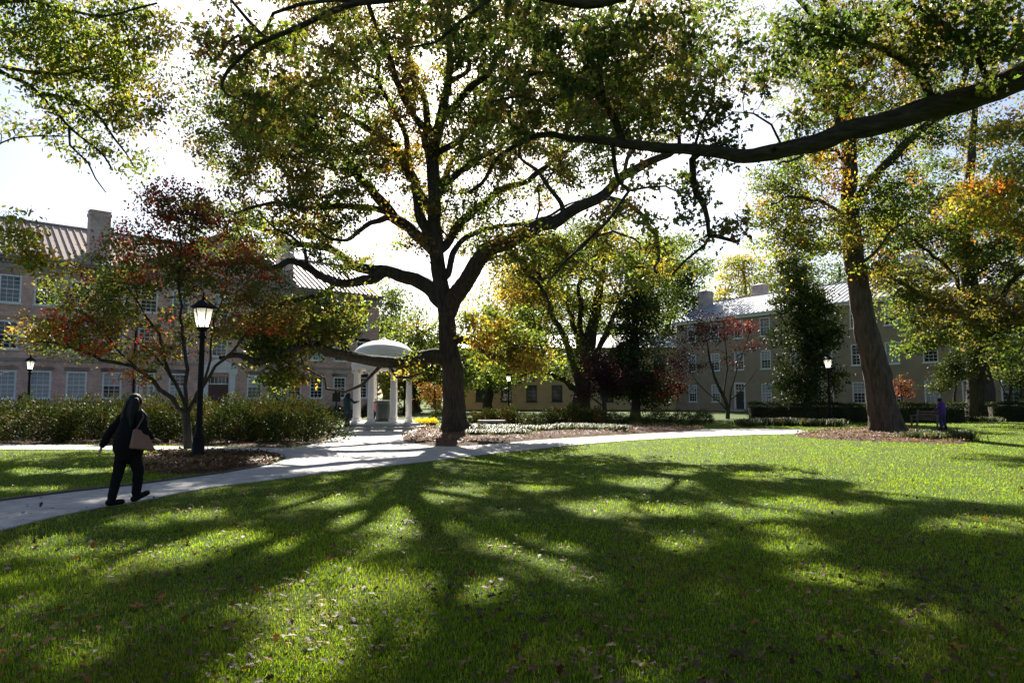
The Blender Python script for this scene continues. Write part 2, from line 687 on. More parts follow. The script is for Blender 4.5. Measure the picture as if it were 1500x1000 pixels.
            if rm > 0.12:      # finer rings where bark shows
                ds = np.concatenate([[0], np.cumsum(np.linalg.norm(np.diff(pts, axis=0), axis=1))])
                mm_ = max(len(pts), int(ds[-1] / max(.17, .42 * rm)))
                tt = np.linspace(0, ds[-1], mm_)
                pts = np.stack([np.interp(tt, ds, pts[:, a]) for a in range(3)], 1)
                for _ in range(2):
                    pts[1:-1] = .25 * pts[:-2] + .5 * pts[1:-1] + .25 * pts[2:]
                rad = np.interp(tt, ds, rad)
            tg = np.gradient(pts, axis=0)
            tg = unit(tg)
            ref = np.array([0.0, 1.0, 0.05])
            if abs(np.mean(tg, axis=0) @ ref) > 0.75:
                ref = np.array([1.0, 0.0, 0.1])
            u = unit(np.cross(tg, ref))
            v = np.cross(tg, u)
            th = np.linspace(0, 2 * math.pi, k, endpoint=False)
            ra = np.repeat(rad[:, None], k, axis=1)
            if rm > 0.06:
                nz_ = s.rg.normal(size=ra.shape)
                nl = nz_.copy()
                for sh_ in range(1, 5):
                    nl += np.roll(nz_, sh_, 0) + np.roll(nz_, -sh_, 0)
                lump = s.rg.normal(size=(len(rad), 1))
                lump = lump + np.roll(lump, 1, 0) + np.roll(lump, 2, 0)
                ra = ra * (1 + nl / 3 * 0.055 + nz_ * .02 + lump * .018)
            if rm > 0.3 and s.flare and not join:
                z0 = pts[0][2]
                h = (pts[:, 2] - z0)[:, None]
                ra = ra * (1 + s.flare * (np.exp(-h / 0.8) * .55 + np.exp(-h / 0.32) * (.35 + .6 * np.cos(5 * th + .6) + .35 * np.cos(3 * th + 2))[None]))
            V = pts[:, None, :] + ra[:, :, None] * (np.cos(th)[None, :, None] * u[:, None, :] + np.sin(th)[None, :, None] * v[:, None, :])
            m = len(pts)
            idx = off + np.arange(m * k).reshape(m, k)
            Fq = np.stack([idx[:-1], np.roll(idx[:-1], -1, 1), np.roll(idx[1:], -1, 1), idx[1:]], -1).reshape(-1, 4)
            PV.append(V.reshape(-1, 3))
            PF.append(Fq)
            off += m * k
        return np_mesh(name, np.concatenate(PV), [np.concatenate(PF)], s.bark, smooth=True)

    def crown(s, name, size, T=T_DIAMOND, mat='leaf', droop=0.4, jit=0.25):
        C, S, K = [], [], []
        for c, pv, colr, rad, n in s.clusters:
            t_ = s.rg.uniform(0.1, 1.15, n)[:, None]
            q = pv + (c - pv) * t_ + s.rg.normal(size=(n, 3)) * rad * np.array([.65, .65, .32])
            C.append(q)
            S.append(size * s.rg.uniform(.65, 1.25, n))
            lum = s.rg.uniform(1 - jit, 1 + jit, n)[:, None]
            K.append(np.array(colr)[None] * lum * (1 + s.rg.normal(size=(n, 3)) * 0.10))
        C, S, K = np.concatenate(C), np.concatenate(S), np.clip(np.concatenate(K), .003, .6)
        km = carve(C, s.rg, .10, .96)
        return leaf_mesh(name, C[km], S[km], K[km], T, mat, droop=droop, rg=s.rg)

    def build(s, name, label, size, T=T_DIAMOND, mat='leaf', group=None, base=None, droop=0.4, cat='tree'):
        b0 = Vector(s.p[0]) if base is None else Vector(base)
        root = empty(name, b0)
        tag(root, label, cat, group)
        for part, me in (('trunk', s.wood('trunk')), ('crown', s.crown('crown', size, T, mat, droop) if s.clusters else None)):
            if me:
                o = inst(part, me, root)
                o.matrix_parent_inverse = Matrix.Translation(-b0)
        return root


def blob(px, py, Y, rx, ry, ry_depth, n, rg, shell=0.0):
    """n points in an ellipsoid whose centre shows at (px,py) at distance Y; radii in photo pixels at that distance, depth in metres"""
    n = int(n * DENS)
    c = np.array(P(px, py, Y))
    d = rg.normal(size=(n, 3))
    d = unit(d) * (rg.uniform(shell, 1, n) ** (1 / 2.4))[:, None]
    s_ = Y / 1000
    return c + d * np.array([rx * s_, ry_depth, ry * s_])


# openings in the canopy: sun flecks on the lawn, as ellipses where they show in the photo
FLECKS = [(1330, 652, 240, 13), (1400, 690, 150, 9), (1380, 722, 160, 13), (1080, 672, 120, 7), (1130, 697, 100, 6), (1430, 772, 100, 14), (1150, 745, 120, 15), (930, 748, 95, 13), (560, 770, 95, 22), (655, 725, 80, 10), (470, 735, 70, 9),
          (750, 822, 100, 30), (330, 790, 80, 12), (440, 905, 70, 55), (470, 970, 60, 30), (110, 960, 70, 16), (60, 885, 50, 8), (1370, 905, 40, 16), (1180, 802, 60, 12), (540, 660, 60, 8), (450, 680, 90, 8), (90, 690, 80, 6), (980, 800, 60, 12), (620, 930, 26, 12)]

_fr = random.Random(17)
FLECKS += [(_fr.uniform(0, 1500), 690 + 180 * _fr.random() ** 2.0, 0, 0) for _ in range(32)]
FLECKS = [(a, b_, c or _fr.uniform(22, 70), d or _fr.uniform(4, 11) * (b_ - 600) / 150) for a, b_, c, d in FLECKS]


def carve(t_, rg_, keep=.04, grow_=1.06):
    h = t_ - np.array(sdir)[None] * (t_[:, 2:3] / sdir.z)
    z = -EYE
    fw = np.maximum(h[:, 1] * cp + z * sp, .5)
    up = -h[:, 1] * sp + z * cp
    px, py = 750 + 1000 * h[:, 0] / fw, 500 - 1000 * up / fw
    hit = np.zeros(len(t_), bool)
    wv = np.sin(px * .045 + py * .11) + np.sin(px * .021 - py * .17 + 1) + np.sin(px * .09 + 2 * np.sin(py * .08))
    lim = 1 + .36 * wv + .3 * np.sin(px * .15 + py * .31 + 1.5 * np.sin(px * .05)) * np.sin(py * .23 - px * .06)
    for a, b_, c, d in FLECKS:
        hit |= ((px - a) / (c * grow_)) ** 2 + ((py - b_) / (d * grow_)) ** 2 < lim
    return ~hit | (rg_.uniform(0, 1, len(t_)) < keep)


def chain(Y0, Y1, *pp):
    n = len(pp)
    return [P(x_, y_, Y0 + (Y1 - Y0) * i / max(1, n - 1)) for i, (x_, y_) in enumerate(pp)]

# ------------------------------------------------------------------ ground, paths, beds
def smooth_poly(px_pts, closed=True, n=5):
    pts = [np.array(G(x_, y_))[:2] for x_, y_ in px_pts]
    out = []
    m = len(pts)
    for i in range(m):
        a, b_, c, d = pts[(i - 1) % m], pts[i], pts[(i + 1) % m], pts[(i + 2) % m]
        for k in range(n):
            t_ = k / n
            out.append(0.5 * ((2 * b_) + (-a + c) * t_ + (2 * a - 5 * b_ + 4 * c - d) * t_ ** 2 + (-a + 3 * b_ - 3 * c + d) * t_ ** 3))
    return np.array(out)


def inside(poly, pts):
    x_, y_ = pts[:, 0], pts[:, 1]
    r = np.zeros(len(pts), bool)
    j = len(poly) - 1
    for i in range(len(poly)):
        xi, yi = poly[i]
        xj, yj = poly[j]
        c = (yi > y_) != (yj > y_)
        r ^= c & (x_ < (xj - xi) * (y_ - yi) / (yj - yi + 1e-12) + xi)
        j = i
    return r


ground = MB().add([(-900, -300, 0), (900, -300, 0), (900, 1500, 0), (-900, 1500, 0)], [(0, 1, 2, 3)]).build('ground', 'soil')
tag(ground, 'lawn ground reaching under the trees to the buildings', None, kind='structure')

PATH = smooth_poly([(-260, 850), (-120, 808), (0, 778), (100, 753), (200, 735), (300, 716), (400, 703), (500, 690), (600, 679), (700, 667), (800, 656), (900, 647),
                    (1000, 641), (1100, 637), (1170, 635), (1172, 629.5), (1110, 628), (1035, 629), (1000, 632), (900, 638), (800, 644), (720, 651), (660, 654.5),
                    (612, 651), (590, 643), (602, 634), (618, 627), (600, 620), (560, 618), (515, 620), (496, 628), (490, 640), (462, 650), (420, 656),
                    (330, 655), (200, 653.5), (100, 652), (0, 651), (-250, 650), (-250, 657), (0, 658.5), (100, 659), (200, 659.5), (330, 660), (392, 662),
                    (419, 671), (395, 681), (330, 693), (200, 711), (100, 722), (0, 735), (-120, 752), (-260, 775)])


def slab(name, poly, z0, z1, mat):
    n = len(poly)
    v = [(x_, y_, z1) for x_, y_ in poly] + [(x_, y_, z0) for x_, y_ in poly]
    ar = sum(poly[i][0] * poly[(i + 1) % n][1] - poly[(i + 1) % n][0] * poly[i][1] for i in range(n))
    top = tuple(range(n)) if ar > 0 else tuple(range(n - 1, -1, -1))
    f = [top] + [(i, (i + 1) % n, n + (i + 1) % n, n + i) for i in range(n)]
    return MB().add(v, f).build(name, mat, smooth=False)


path = slab('path', PATH, -0.05, 0.018, 'path')
tag(path, 'pale grey paved path crossing the lawn to the rotunda', None, kind='structure')

# edging strip along both grass sides of the path
for pts_px, lab in (([(-120, 752), (0, 735), (100, 722), (200, 711), (330, 693), (395, 681)], 'dark edging strip on the far side of the main path'),):
    ed = MB()
    q = [G(*p_) for p_ in pts_px]
    for a, b_ in zip(q[:-1], q[1:]):
        d = (b_ - a).normalized()
        nn = Vector((-d.y, d.x, 0)) * 0.035
        v = [a - nn, b_ - nn, b_ + nn, a + nn]
        ed.add([(p_.x, p_.y, 0.0) for p_ in v] + [(p_.x, p_.y, 0.05) for p_ in v], [(4, 5, 6, 7), (0, 1, 5, 4), (1, 2, 6, 5), (2, 3, 7, 6), (3, 0, 4, 7)])
    tag(ed.build('path_edging', 'kerb'), lab, None, kind='structure')

BEDS = {
    'oak': (smooth_poly([(586, 643), (600, 635), (622, 628), (700, 625), (800, 622), (900, 622), (1000, 625), (1032, 629), (1000, 631.5), (900, 637), (800, 643), (720, 650), (660, 653.5), (610, 650)]), 0.16,
            'brown mulch bed around the big oak trunk'),
    'lamp': (smooth_poly([(205, 672), (235, 661.5), (330, 661.5), (390, 664), (415, 671), (390, 680), (320, 691), (250, 694), (212, 688)]), 0.05,
             'leaf strewn mulch bed at the foot of the near lamp post'),
    'hedge': (smooth_poly([(-260, 648), (0, 649), (100, 650), (200, 651.5), (330, 653), (420, 654), (460, 648), (488, 639), (494, 629), (480, 620), (400, 618), (200, 616), (0, 615), (-200, 615)]), 0.10,
              'mulch bed under the leafy shrubs left of the rotunda'),
    'lean': (smooth_poly([(1165, 639), (1185, 632), (1240, 628), (1320, 627), (1385, 636), (1420, 645), (1400, 650), (1340, 648), (1250, 645)]), 0.08,
             'mulch bed round the leaning tree on the right'),
}
for k, (poly, h, lab) in BEDS.items():
    c = poly.mean(0)
    lv = [(1.0, 0.006), (0.93, 0.30 * h), (0.75, .8 * h), (0.45, h), (0.08, h * 1.02)]
    n = len(poly)
    v, f = [], []
    for s_, z in lv:
        for i, q in enumerate(poly):
            w = c + (q - c) * s_
            v.append((w[0], w[1], z + (random.uniform(-.02, .02) if s_ < 1 else 0)))
    for i in range(len(lv) - 1):
        for j in range(n):
            j2 = (j + 1) % n
            f.append((i * n + j, i * n + j2, (i + 1) * n + j2, (i + 1) * n + j))
    f.append(tuple((len(lv) - 1) * n + j for j in range(n)))
    ar = sum(poly[i][0] * poly[(i + 1) % n][1] - poly[(i + 1) % n][0] * poly[i][1] for i in range(n))
    if ar < 0:
        f = [tuple(reversed(q)) for q in f]
    o = MB().add(v, f).build('mulch_bed', 'mulch', smooth=True)
    tag(o, lab, None, kind='structure')


# ------------------------------------------------------------------ buildings
def wall_mesh(x0, x1, z0, z1, holes, y=0.0, deep=0.16):
    """front wall at y with real openings and reveals"""
    xs = sorted({x0, x1, *[h[0] for h in holes], *[h[1] for h in holes]})
    zs = sorted({z0, z1, *[h[2] for h in holes], *[h[3] for h in holes]})
    b_ = MB()
    for i in range(len(xs) - 1):
        for j in range(len(zs) - 1):
            cx, cz = (xs[i] + xs[i + 1]) / 2, (zs[j] + zs[j + 1]) / 2
            if any(h[0] < cx < h[1] and h[2] < cz < h[3] for h in holes):
                continue
            b_.add([(xs[i], y, zs[j]), (xs[i + 1], y, zs[j]), (xs[i + 1], y, zs[j + 1]), (xs[i], y, zs[j + 1])], [(0, 1, 2, 3)])
    for a, c, d, e in holes:
        w = y + deep
        b_.add([(a, y, d), (c, y, d), (c, w, d), (a, w, d)], [(0, 3, 2, 1)])
        b_.add([(a, y, e), (c, y, e), (c, w, e), (a, w, e)], [(0, 1, 2, 3)])
        b_.add([(a, y, d), (a, y, e), (a, w, e), (a, w, d)], [(0, 3, 2, 1)])
        b_.add([(c, y, d), (c, y, e), (c, w, e), (c, w, d)], [(0, 1, 2, 3)])
    return b_


class WindowKind:
    """sash window: frame ring, two sashes of panes, glazing bars, sill and lintel; local x centred, z from 0"""

    def __init__(s, w, h, nx, nz, frame='white', lintel=None, fw=0.11):
        s.w, s.h = w, h
        f = MB()
        y0, y1 = -0.035, 0.10
        f.box(-w / 2, -w / 2 + fw, y0, y1, 0, h)
        f.box(w / 2 - fw, w / 2, y0, y1, 0, h)
        f.box(-w / 2 + fw, w / 2 - fw, y0, y1, h - fw, h)
        f.box(-w / 2 + fw, w / 2 - fw, y0, y1, 0, fw * .8)
        s.frame = f.mesh('window', frame)
        a, c = -w / 2 + fw, w / 2 - fw
        z0, z1 = fw * .8, h - fw
        zm = (z0 + z1) / 2
        bars = MB()
        bars.box(a, c, 0.02, 0.085, zm - .035, zm + .035)
        for i in range(1, nx):
            xx = a + (c - a) * i / nx
            bars.box(xx - .014, xx + .014, .035, .078, z0, zm - .035)
            bars.box(xx - .014, xx + .014, .035, .078, zm + .035, z1)
        for lo, hi in ((z0, zm - .035), (zm + .035, z1)):
            for j in range(1, nz):
                zz = lo + (hi - lo) * j / nz
                for i in range(nx):
                    bars.box(a + (c - a) * i / nx + .014 * (i > 0), a + (c - a) * (i + 1) / nx - .014 * (i < nx - 1), .037, .076, zz - .014, zz + .014)
        s.bars = bars.mesh('glazing_bars', frame)
        s.pane = {}
        for g in ('glass', 'blind'):
            s.pane[g] = [MB().box(a, c, .065, .07, lo, hi).mesh('pane', g) for lo, hi in ((z0, zm - .035), (zm + .035, z1))]
        s.sill = MB().box(-w / 2 - .08, w / 2 + .08, -.11, .05, -.10, -.002).mesh('sill', frame)
        s.lintel = MB().box(-w / 2 - .14, w / 2 + .14, -.02, .04, h + .002, h + .30).mesh('lintel', lintel) if lintel else None

    def put(s, parent, x_, z, up='glass', low='glass', y=0.0):
        f = inst('window', s.frame, parent, (x_, y, z))
        inst('glazing_bars', s.bars, f)
        inst('pane', s.pane[low][0], f)
        inst('pane', s.pane[up][1], f)
        inst('sill', s.sill, f)
        if s.lintel:
            inst('lintel', s.lintel, f)
        return f


def roof_gable(parent, x0, x1, y0, y1, ze, zr, mat, pw=0.46, over=0.35, kind_back=True):
    """two slopes; the front slope is laid with single standing-seam panels"""
    ym = (y0 + y1) / 2
    sl = (zr - ze) / (ym - y0)
    zov = ze - over * sl
    roof = MB().add([(x0 - over, y0 - over, zov - .03), (x1 + over, y0 - over, zov - .03), (x1 + over, ym, zr - .03), (x0 - over, ym, zr - .03),
                     (x0 - over, y1 + over, zov - .03), (x1 + over, y1 + over, zov - .03)],
                    [(0, 1, 2, 3), (3, 2, 5, 4), (0, 3, 4), (1, 5, 2)]).build('roof', mat, parent, smooth=False)
    n = int(round((x1 - x0 + 2 * over) / pw))
    w = (x1 - x0 + 2 * over) / n
    Lx = ym - y0 + over
    H = zr - zov
    pn = MB()
    e = .012
    pn.add([(0, 0, 0), (w, 0, 0), (w, Lx, H), (0, Lx, H), (0, 0, e), (w, 0, e), (w, Lx, H + e), (0, Lx, H + e)],
           [(4, 5, 6, 7), (0, 1, 5, 4), (3, 0, 4, 7), (1, 2, 6, 5)])
    sw, sh = .028, .075
    pn.add([(-sw, 0, e), (sw, 0, e), (sw, Lx, H + e), (-sw, Lx, H + e), (-sw, -.01, sh), (sw, -.01, sh), (sw, Lx, H + sh), (-sw, Lx, H + sh)],
           [(4, 5, 6, 7), (0, 1, 5, 4), (3, 0, 4, 7), (1, 2, 6, 5)])
    me = pn.mesh('roof_panel', mat, False)
    for i in range(n):
        inst('roof_panel', me, roof, (x0 - over + i * w, y0 - over, zov + random.uniform(0, .006)))
    rc = MB().box(x0 - over - .02, x1 + over + .02, ym - .14, ym + .14, zr - .02, zr + .10)
    rc.build('ridge_cap', mat, roof)
    return roof


def chimney(parent, x_, y, z0, z1, wx, wy, mat, roof=None):
    c = MB().box(x_ - wx / 2, x_ + wx / 2, y - wy / 2, y + wy / 2, z0, z1 - .55)
    c.box(x_ - wx / 2 - .05, x_ + wx / 2 + .05, y - wy / 2 - .05, y + wy / 2 + .05, z1 - .548, z1 - .32)
    c.box(x_ - wx / 2 + .01, x_ + wx / 2 - .01, y - wy / 2 + .01, y + wy / 2 - .01, z1 - .318, z1 - .18)
    o = c.build('chimney', mat, parent)
    MB().add([(x_ - wx / 2 - .06, y - wy / 2 - .06, z1 - .178), (x_ + wx / 2 + .06, y - wy / 2 - .06, z1 - .178), (x_ + wx / 2 + .06, y + wy / 2 + .06, z1 - .178),
              (x_ - wx / 2 - .06, y + wy / 2 + .06, z1 - .178), (x_ - wx / 5, y - wy / 5, z1), (x_ + wx / 5, y - wy / 5, z1), (x_ + wx / 5, y + wy / 5, z1), (x_ - wx / 5, y + wy / 5, z1)],
             [(3, 2, 1, 0), (4, 5, 6, 7), (0, 1, 5, 4), (1, 2, 6, 5), (2, 3, 7, 6), (3, 0, 4, 7)]).build('cap', 'stone_trim', o, False)
    return o


# brick hall on the left
SA, CA = math.sin(R(47.5)), math.cos(R(47.5))


def brick_t(px):
    u = (px - 750) / 1000
    return (44 * u + 33) / (SA - u * CA)


hall = empty('brick_hall', (-33, 44, 0), R(42.5))
tag(hall, 'long three storey weathered brick hall with brown seamed roof on the left', 'building')
X0, X1 = -2.4, brick_t(554)
ZE = 10.75
WK = WindowKind(1.22, 1.85, 3, 3, 'white', 'stone_trim')
wx = [brick_t(q) for q in (8, 60, 113, 165, 212, 259)] + [brick_t(q) for q in (371, 401, 432, 464, 498, 530)]
DX = brick_t(318)
PA, PB = DX - 5.6, DX + 5.6
rows = ((1.48, 1.85), (4.72, 1.85), (7.72, 1.85))
holes_side, holes_mid, wins = [], [], []
for ri, (z, h) in enumerate(rows):
    for i, x_ in enumerate(wx + ([DX] if ri else [])):
        (holes_mid if PA < x_ < PB else holes_side).append((x_ - .61, x_ + .61, z, z + h))
        wins.append((ri, i, x_, z))
door_hole = (DX - .78, DX + .78, 0.45, 3.15)
hs = [h for h in holes_side if h[1] < PA], [h for h in holes_side if h[0] > PB]
w = wall_mesh(X0, PA, 0, ZE, hs[0])
for a in wall_mesh(PB, X1, 0, ZE, hs[1]), wall_mesh(PA, PB, 0, ZE, holes_mid + [door_hole], y=-.35):
    w.add(a.v, a.f)
for xx in (PA, PB):
    w.add([(xx, -.35, 0), (xx, 0, 0), (xx, 0, ZE), (xx, -.35, ZE)], [(0, 1, 2, 3)])
w.add([(X1, 0, 0), (X1, 12, 0), (X1, 12, ZE), (X1, 0, ZE)], [(0, 1, 2, 3)])
w.add([(X0, 0, 0), (X0, 12, 0), (X0, 12, ZE), (X0, 0, ZE)], [(0, 3, 2, 1)])
w.add([(X0, 12, 0), (X1, 12, 0), (X1, 12, ZE), (X0, 12, ZE)], [(0, 3, 2, 1)])
w.add([(X1, 0, ZE), (X1, 12, ZE), (X1, 6, 14.45)], [(0, 1, 2)])
w.add([(X0, 0, ZE), (X0, 12, ZE), (X0, 6, 14.45)], [(0, 2, 1)])
wall = w.build('wall', 'brick', hall, False)
tri_h = 5.6 * 0.58
ped = MB().add([(PA, -.35, ZE + .02), (PB, -.35, ZE + .02), (DX, -.35, ZE + tri_h)], [(0, 1, 2)]).build('tympanum', 'brick', hall, False)
rk = MB()
for sgn in (-1, 1):
    for (d0, d1, hh, out) in ((0, .28, 0, .5), (.28, .44, 0, .62)):
        a0, a1 = Vector((DX + sgn * 5.9, 0, ZE - .05)), Vector((DX, 0, ZE + tri_h + .12))
        v = []
        for yy in (-.35 - out, 5.8):
            for q, dz in ((a0, d0), (a1, d0), (a1, d1), (a0, d1)):
                v.append((q.x, yy, q.z + dz))
        rk.add(v, [(0, 1, 2, 3), (4, 7, 6, 5), (0, 4, 5, 1), (3, 2, 6, 7), (0, 3, 7, 4), (1, 5, 6, 2)])
rk.build('raking_cornice', 'stone_trim', ped, False)
lun = inst('window', WK.frame, ped, (DX, -.375, ZE + .75), scale=(.9, 1, .62))
inst('glazing_bars', WK.bars, lun)
for q in WK.pane['glass']:
    inst('pane', q, lun)
cor = MB()
for a, c, yy in ((X0 - .3, PA, 0), (PA - .02, PB + .02, -.35), (PB, X1 + .3, 0)):
    cor.box(a, c, yy - .10, yy + .2, ZE - .75, ZE - .45)
    cor.box(a, c, yy - .32, yy + .2, ZE - .18, ZE + .0)
    cor.box(a, c, yy - .42, yy + .2, ZE + .002, ZE + .13)
corn = cor.build('cornice', 'stone_trim', hall)
de = MB()
xx = X0
while xx < X1:
    yy = -.35 if PA < xx < PB else 0
    de.box(xx, xx + .11, yy - .2, yy, ZE - .40, ZE - .2)
    xx += .24
dn = de.build('dentils', 'stone_trim', corn)
dn['kind'] = 'stuff'
bc = MB()
for a, c, yy in ((X0, PA, 0), (PA, PB, -.35), (PB, X1, 0)):
    bc.box(a - .01, c + .01, yy - .05, yy + .05, 3.95, 4.15) if yy == 0 or True else None
bc.build('string_course', 'stone_trim', hall)
br = random.Random(3)
for ri, i, x_, z in wins:
    yy = -.35 if PA < x_ < PB else 0
    if ri == 0 and i in (0, 1, 2):
        up, low = 'blind', 'blind'
    else:
        up, low = ('blind' if br.random() < .25 else 'glass'), ('blind' if br.random() < .12 else 'glass')
    WK.put(hall, x_, z, up, low, yy + .02)
# doorway
ds = MB()
yy = -.35
for sgn in (-1, 1):
    ds.box(DX + sgn * 1.02 - .24, DX + sgn * 1.02 + .24, yy - .14, yy + .02, .42, 3.3)
    ds.box(DX + sgn * 1.02 - .29, DX + sgn * 1.02 + .29, yy - .18, yy + .02, 3.302, 3.45)
ds.box(DX - 1.4, DX + 1.4, yy - .2, yy + .02, 3.452, 3.85)
ds.add([(DX - 1.5, yy - .26, 3.852), (DX + 1.5, yy - .26, 3.852), (DX, yy - .26, 4.6), (DX - 1.5, yy + .02, 3.852), (DX + 1.5, yy + .02, 3.852), (DX, yy + .02, 4.6)],
       [(0, 1, 2), (0, 2, 5, 3), (1, 4, 5, 2), (0, 3, 4, 1)])
surround = ds.build('door_surround', 'white', hall, False)
dd = MB().box(DX - .72, DX + .72, yy + .06, yy + .12, .45, 2.55)
for sgn in (-1, 1):
    for z in (.65, 1.6):
        dd.box(DX + sgn * .36 - .24, DX + sgn * .36 + .24, yy + .045, yy + .062, z, z + .75)
door = dd.build('door', 'door', hall)
MB().box(DX + .05, DX + .10, yy + .0, yy + .045, 1.42, 1.56).build('handle', 'granite', door)
fl = MB().box(DX - .78, DX + .78, yy + .05, yy + .1, 2.552, 2.64)
for k in range(-2, 3):
    fl.box(DX + k * .28 - .015, DX + k * .28 + .015, yy + .04, yy + .08, 2.642, 3.15)
fan = fl.build('fanlight', 'white', hall)
MB().box(DX - .76, DX + .76, yy + .085, yy + .095, 2.642, 3.148).build('pane', 'glass', fan)
stp = MB()
for k in range(3):
    stp.box(DX - 1.6 - .3 * k, DX + 1.6 + .3 * k, yy - .6 - .32 * k, yy - .01 + .003 * k, 0, .44 - .14 * k)
stp.build('steps', 'granite', hall)
roof_h = roof_gable(hall, X0, X1, 0, 12, ZE + .14, 14.5, 'roof_brown')
chimney(hall, brick_t(141), 1.3, 10.9, 15.1, 1.3, .95, 'brick_pale')
chimney(hall, brick_t(425), 1.6, 10.9, 15.4, 1.2, .95, 'brick_pale')
chimney(hall, brick_t(141) + .4, 10.6, 10.9, 15.6, 1.3, .95, 'brick_pale')
dp = MB().lathe([(.06, .2), (.06, ZE - .8)], 10, brick_t(196), -.09)
dp.build('downpipe', 'black', hall)

# tan stucco hall on the right
B0, B1 = Vector((23.1, 77)), Vector((39, 52))
BD = (B1 - B0).normalized()


def tan_t(px):
    u = (px - 750) / 1000
    return (u * B0.y - B0.x) / (BD.x - u * BD.y)


tan = empty('stucco_hall', (B0.x, B0.y, 0), math.atan2(BD.y, BD.x))
tag(tan, 'long tan stucco hall with pale seamed metal roof on the right', 'building')
T0, T1 = tan_t(992), tan_t(1620)
WT = WindowKind(1.25, 1.95, 3, 3, 'white', None, .10)
txs = [tan_t(q) for q in (1014, 1048, 1122, 1166, 1211, 1257, 1308, 1364, 1420, 1478, 1545)]
TD = tan_t(1083)
trows = (1.0, 4.5, 7.95)
th, tw = [], []
for ri, z in enumerate(trows):
    for x_ in txs + ([TD] if ri else []):
        th.append((x_ - .625, x_ + .625, z, z + 1.95))
        tw.append((ri, x_, z))
th.append((TD - .72, TD + .72, .25, 3.1))
TZ = 10.4
w = wall_mesh(T0, T1, 0, TZ, th)
w.add([(T0, 0, 0), (T0, 11, 0), (T0, 11, TZ), (T0, 0, TZ)], [(0, 3, 2, 1)])
w.add([(T1, 0, 0), (T1, 11, 0), (T1, 11, TZ), (T1, 0, TZ)], [(0, 1, 2, 3)])
w.add([(T0, 11, 0), (T1, 11, 0), (T1, 11, TZ), (T0, 11, TZ)], [(0, 3, 2, 1)])
w.add([(T0, 0, TZ), (T0, 11, TZ), (T0, 5.5, 13.2)], [(0, 2, 1)])
w.add([(T1, 0, TZ), (T1, 11, TZ), (T1, 5.5, 13.2)], [(0, 1, 2)])
w.build('wall', 'stucco', tan, False)
br = random.Random(8)
for ri, x_, z in tw:
    WT.put(tan, x_, z, 'blind' if br.random() < .5 else 'glass', 'blind' if br.random() < .3 else 'glass', .03)
dd = MB().box(TD - .55, TD + .55, .05, .11, .25, 2.2)
dd.box(TD - .42, TD - .06, .035, .052, .5, 1.9)
dd.box(TD + .06, TD + .42, .035, .052, .5, 1.9)
door = dd.build('door', 'door_dark', tan)
MB().box(TD + .44, TD + .50, -.02, .05, 1.1, 1.25).build('handle', 'granite', door)
df = MB()
df.box(TD - .72, TD - .552, -.04, .12, .25, 3.1)
df.box(TD + .552, TD + .72, -.04, .12, .25, 3.1)
df.box(TD - .55, TD + .55, -.04, .12, 2.95, 3.1)
df.box(TD - .55, TD + .55, -.04, .12, 2.202, 2.3)
for k in (-1, 1):
    df.box(TD + k * .18 - .015, TD + k * .18 + .015, .03, .08, 2.3, 2.95)
df.box(TD - .55, TD + .55, .032, .078, 2.61, 2.64)
fr = df.build('door_frame', 'white', tan)
MB().box(TD - .55, TD + .55, .085, .09, 2.302, 2.948).build('pane', 'glass', fr)
MB().box(TD - 1.2, TD + 1.2, -.9, -.01, 0, .24).build('steps', 'granite', tan)
co = MB().box(T0 - .25, T1 + .25, -.3, .15, TZ - .28, TZ - .02)
co.box(T0 - .3, T1 + .3, -.42, .1, TZ - .018, TZ + .12)
co.build('cornice', 'white', tan)
roof_gable(tan, T0, T1, 0, 11, TZ + .14, 13.3, 'roof_grey', pw=.6)
chimney(tan, tan_t(1058), 7, 10.9, 14.9, 1.5, 1.1, 'brick_pale')
chimney(tan, tan_t(1000), 4.2, 10.9, 14.6, 1.5, 1.1, 'brick_pale')
chimney(tan, tan_t(1310), 4.2, 10.9, 14.9, 1.5, 1.1, 'brick_pale')

# low building, warm light painted into its wall colour, glimpsed far back between the trees
yb = empty('far_building', (-6, 84, 0), R(-3))
tag(yb, 'stucco building with warm light painted into its walls, glimpsed far back between the trees', 'building')
WY = WindowKind(1.3, 2.0, 2, 2, 'shade', 'stone_trim', .12)
yx = [2.2 + 3.1 * k for k in range(10)]
hh = [(q - .65, q + .65, z, z + 2.0) for q in yx for z in (1.0, 4.6)]
w = wall_mesh(0, 31.5, 0, 7.6, hh)
w.add([(0, 0, 0), (0, 10, 0), (0, 10, 7.6), (0, 0, 7.6)], [(0, 3, 2, 1)])
w.add([(31.5, 0, 0), (31.5, 10, 0), (31.5, 10, 7.6), (31.5, 0, 7.6)], [(0, 1, 2, 3)])
w.add([(0, 10, 0), (31.5, 10, 0), (31.5, 10, 7.6), (0, 10, 7.6)], [(0, 3, 2, 1)])
w.add([(0, 0, 7.6), (0, 10, 7.6), (0, 5, 9.6)], [(0, 2, 1)])
w.add([(31.5, 0, 7.6), (31.5, 10, 7.6), (31.5, 5, 9.6)], [(0, 1, 2)])
w.build('wall', 'stucco_lit', yb, False)
for q in yx:
    for z in (1.0, 4.6):
        WY.put(yb, q, z, 'glass', 'glass', .03)
roof_gable(yb, 0, 31.5, 0, 10, 7.65, 9.7, 'roof_grey', pw=.7)

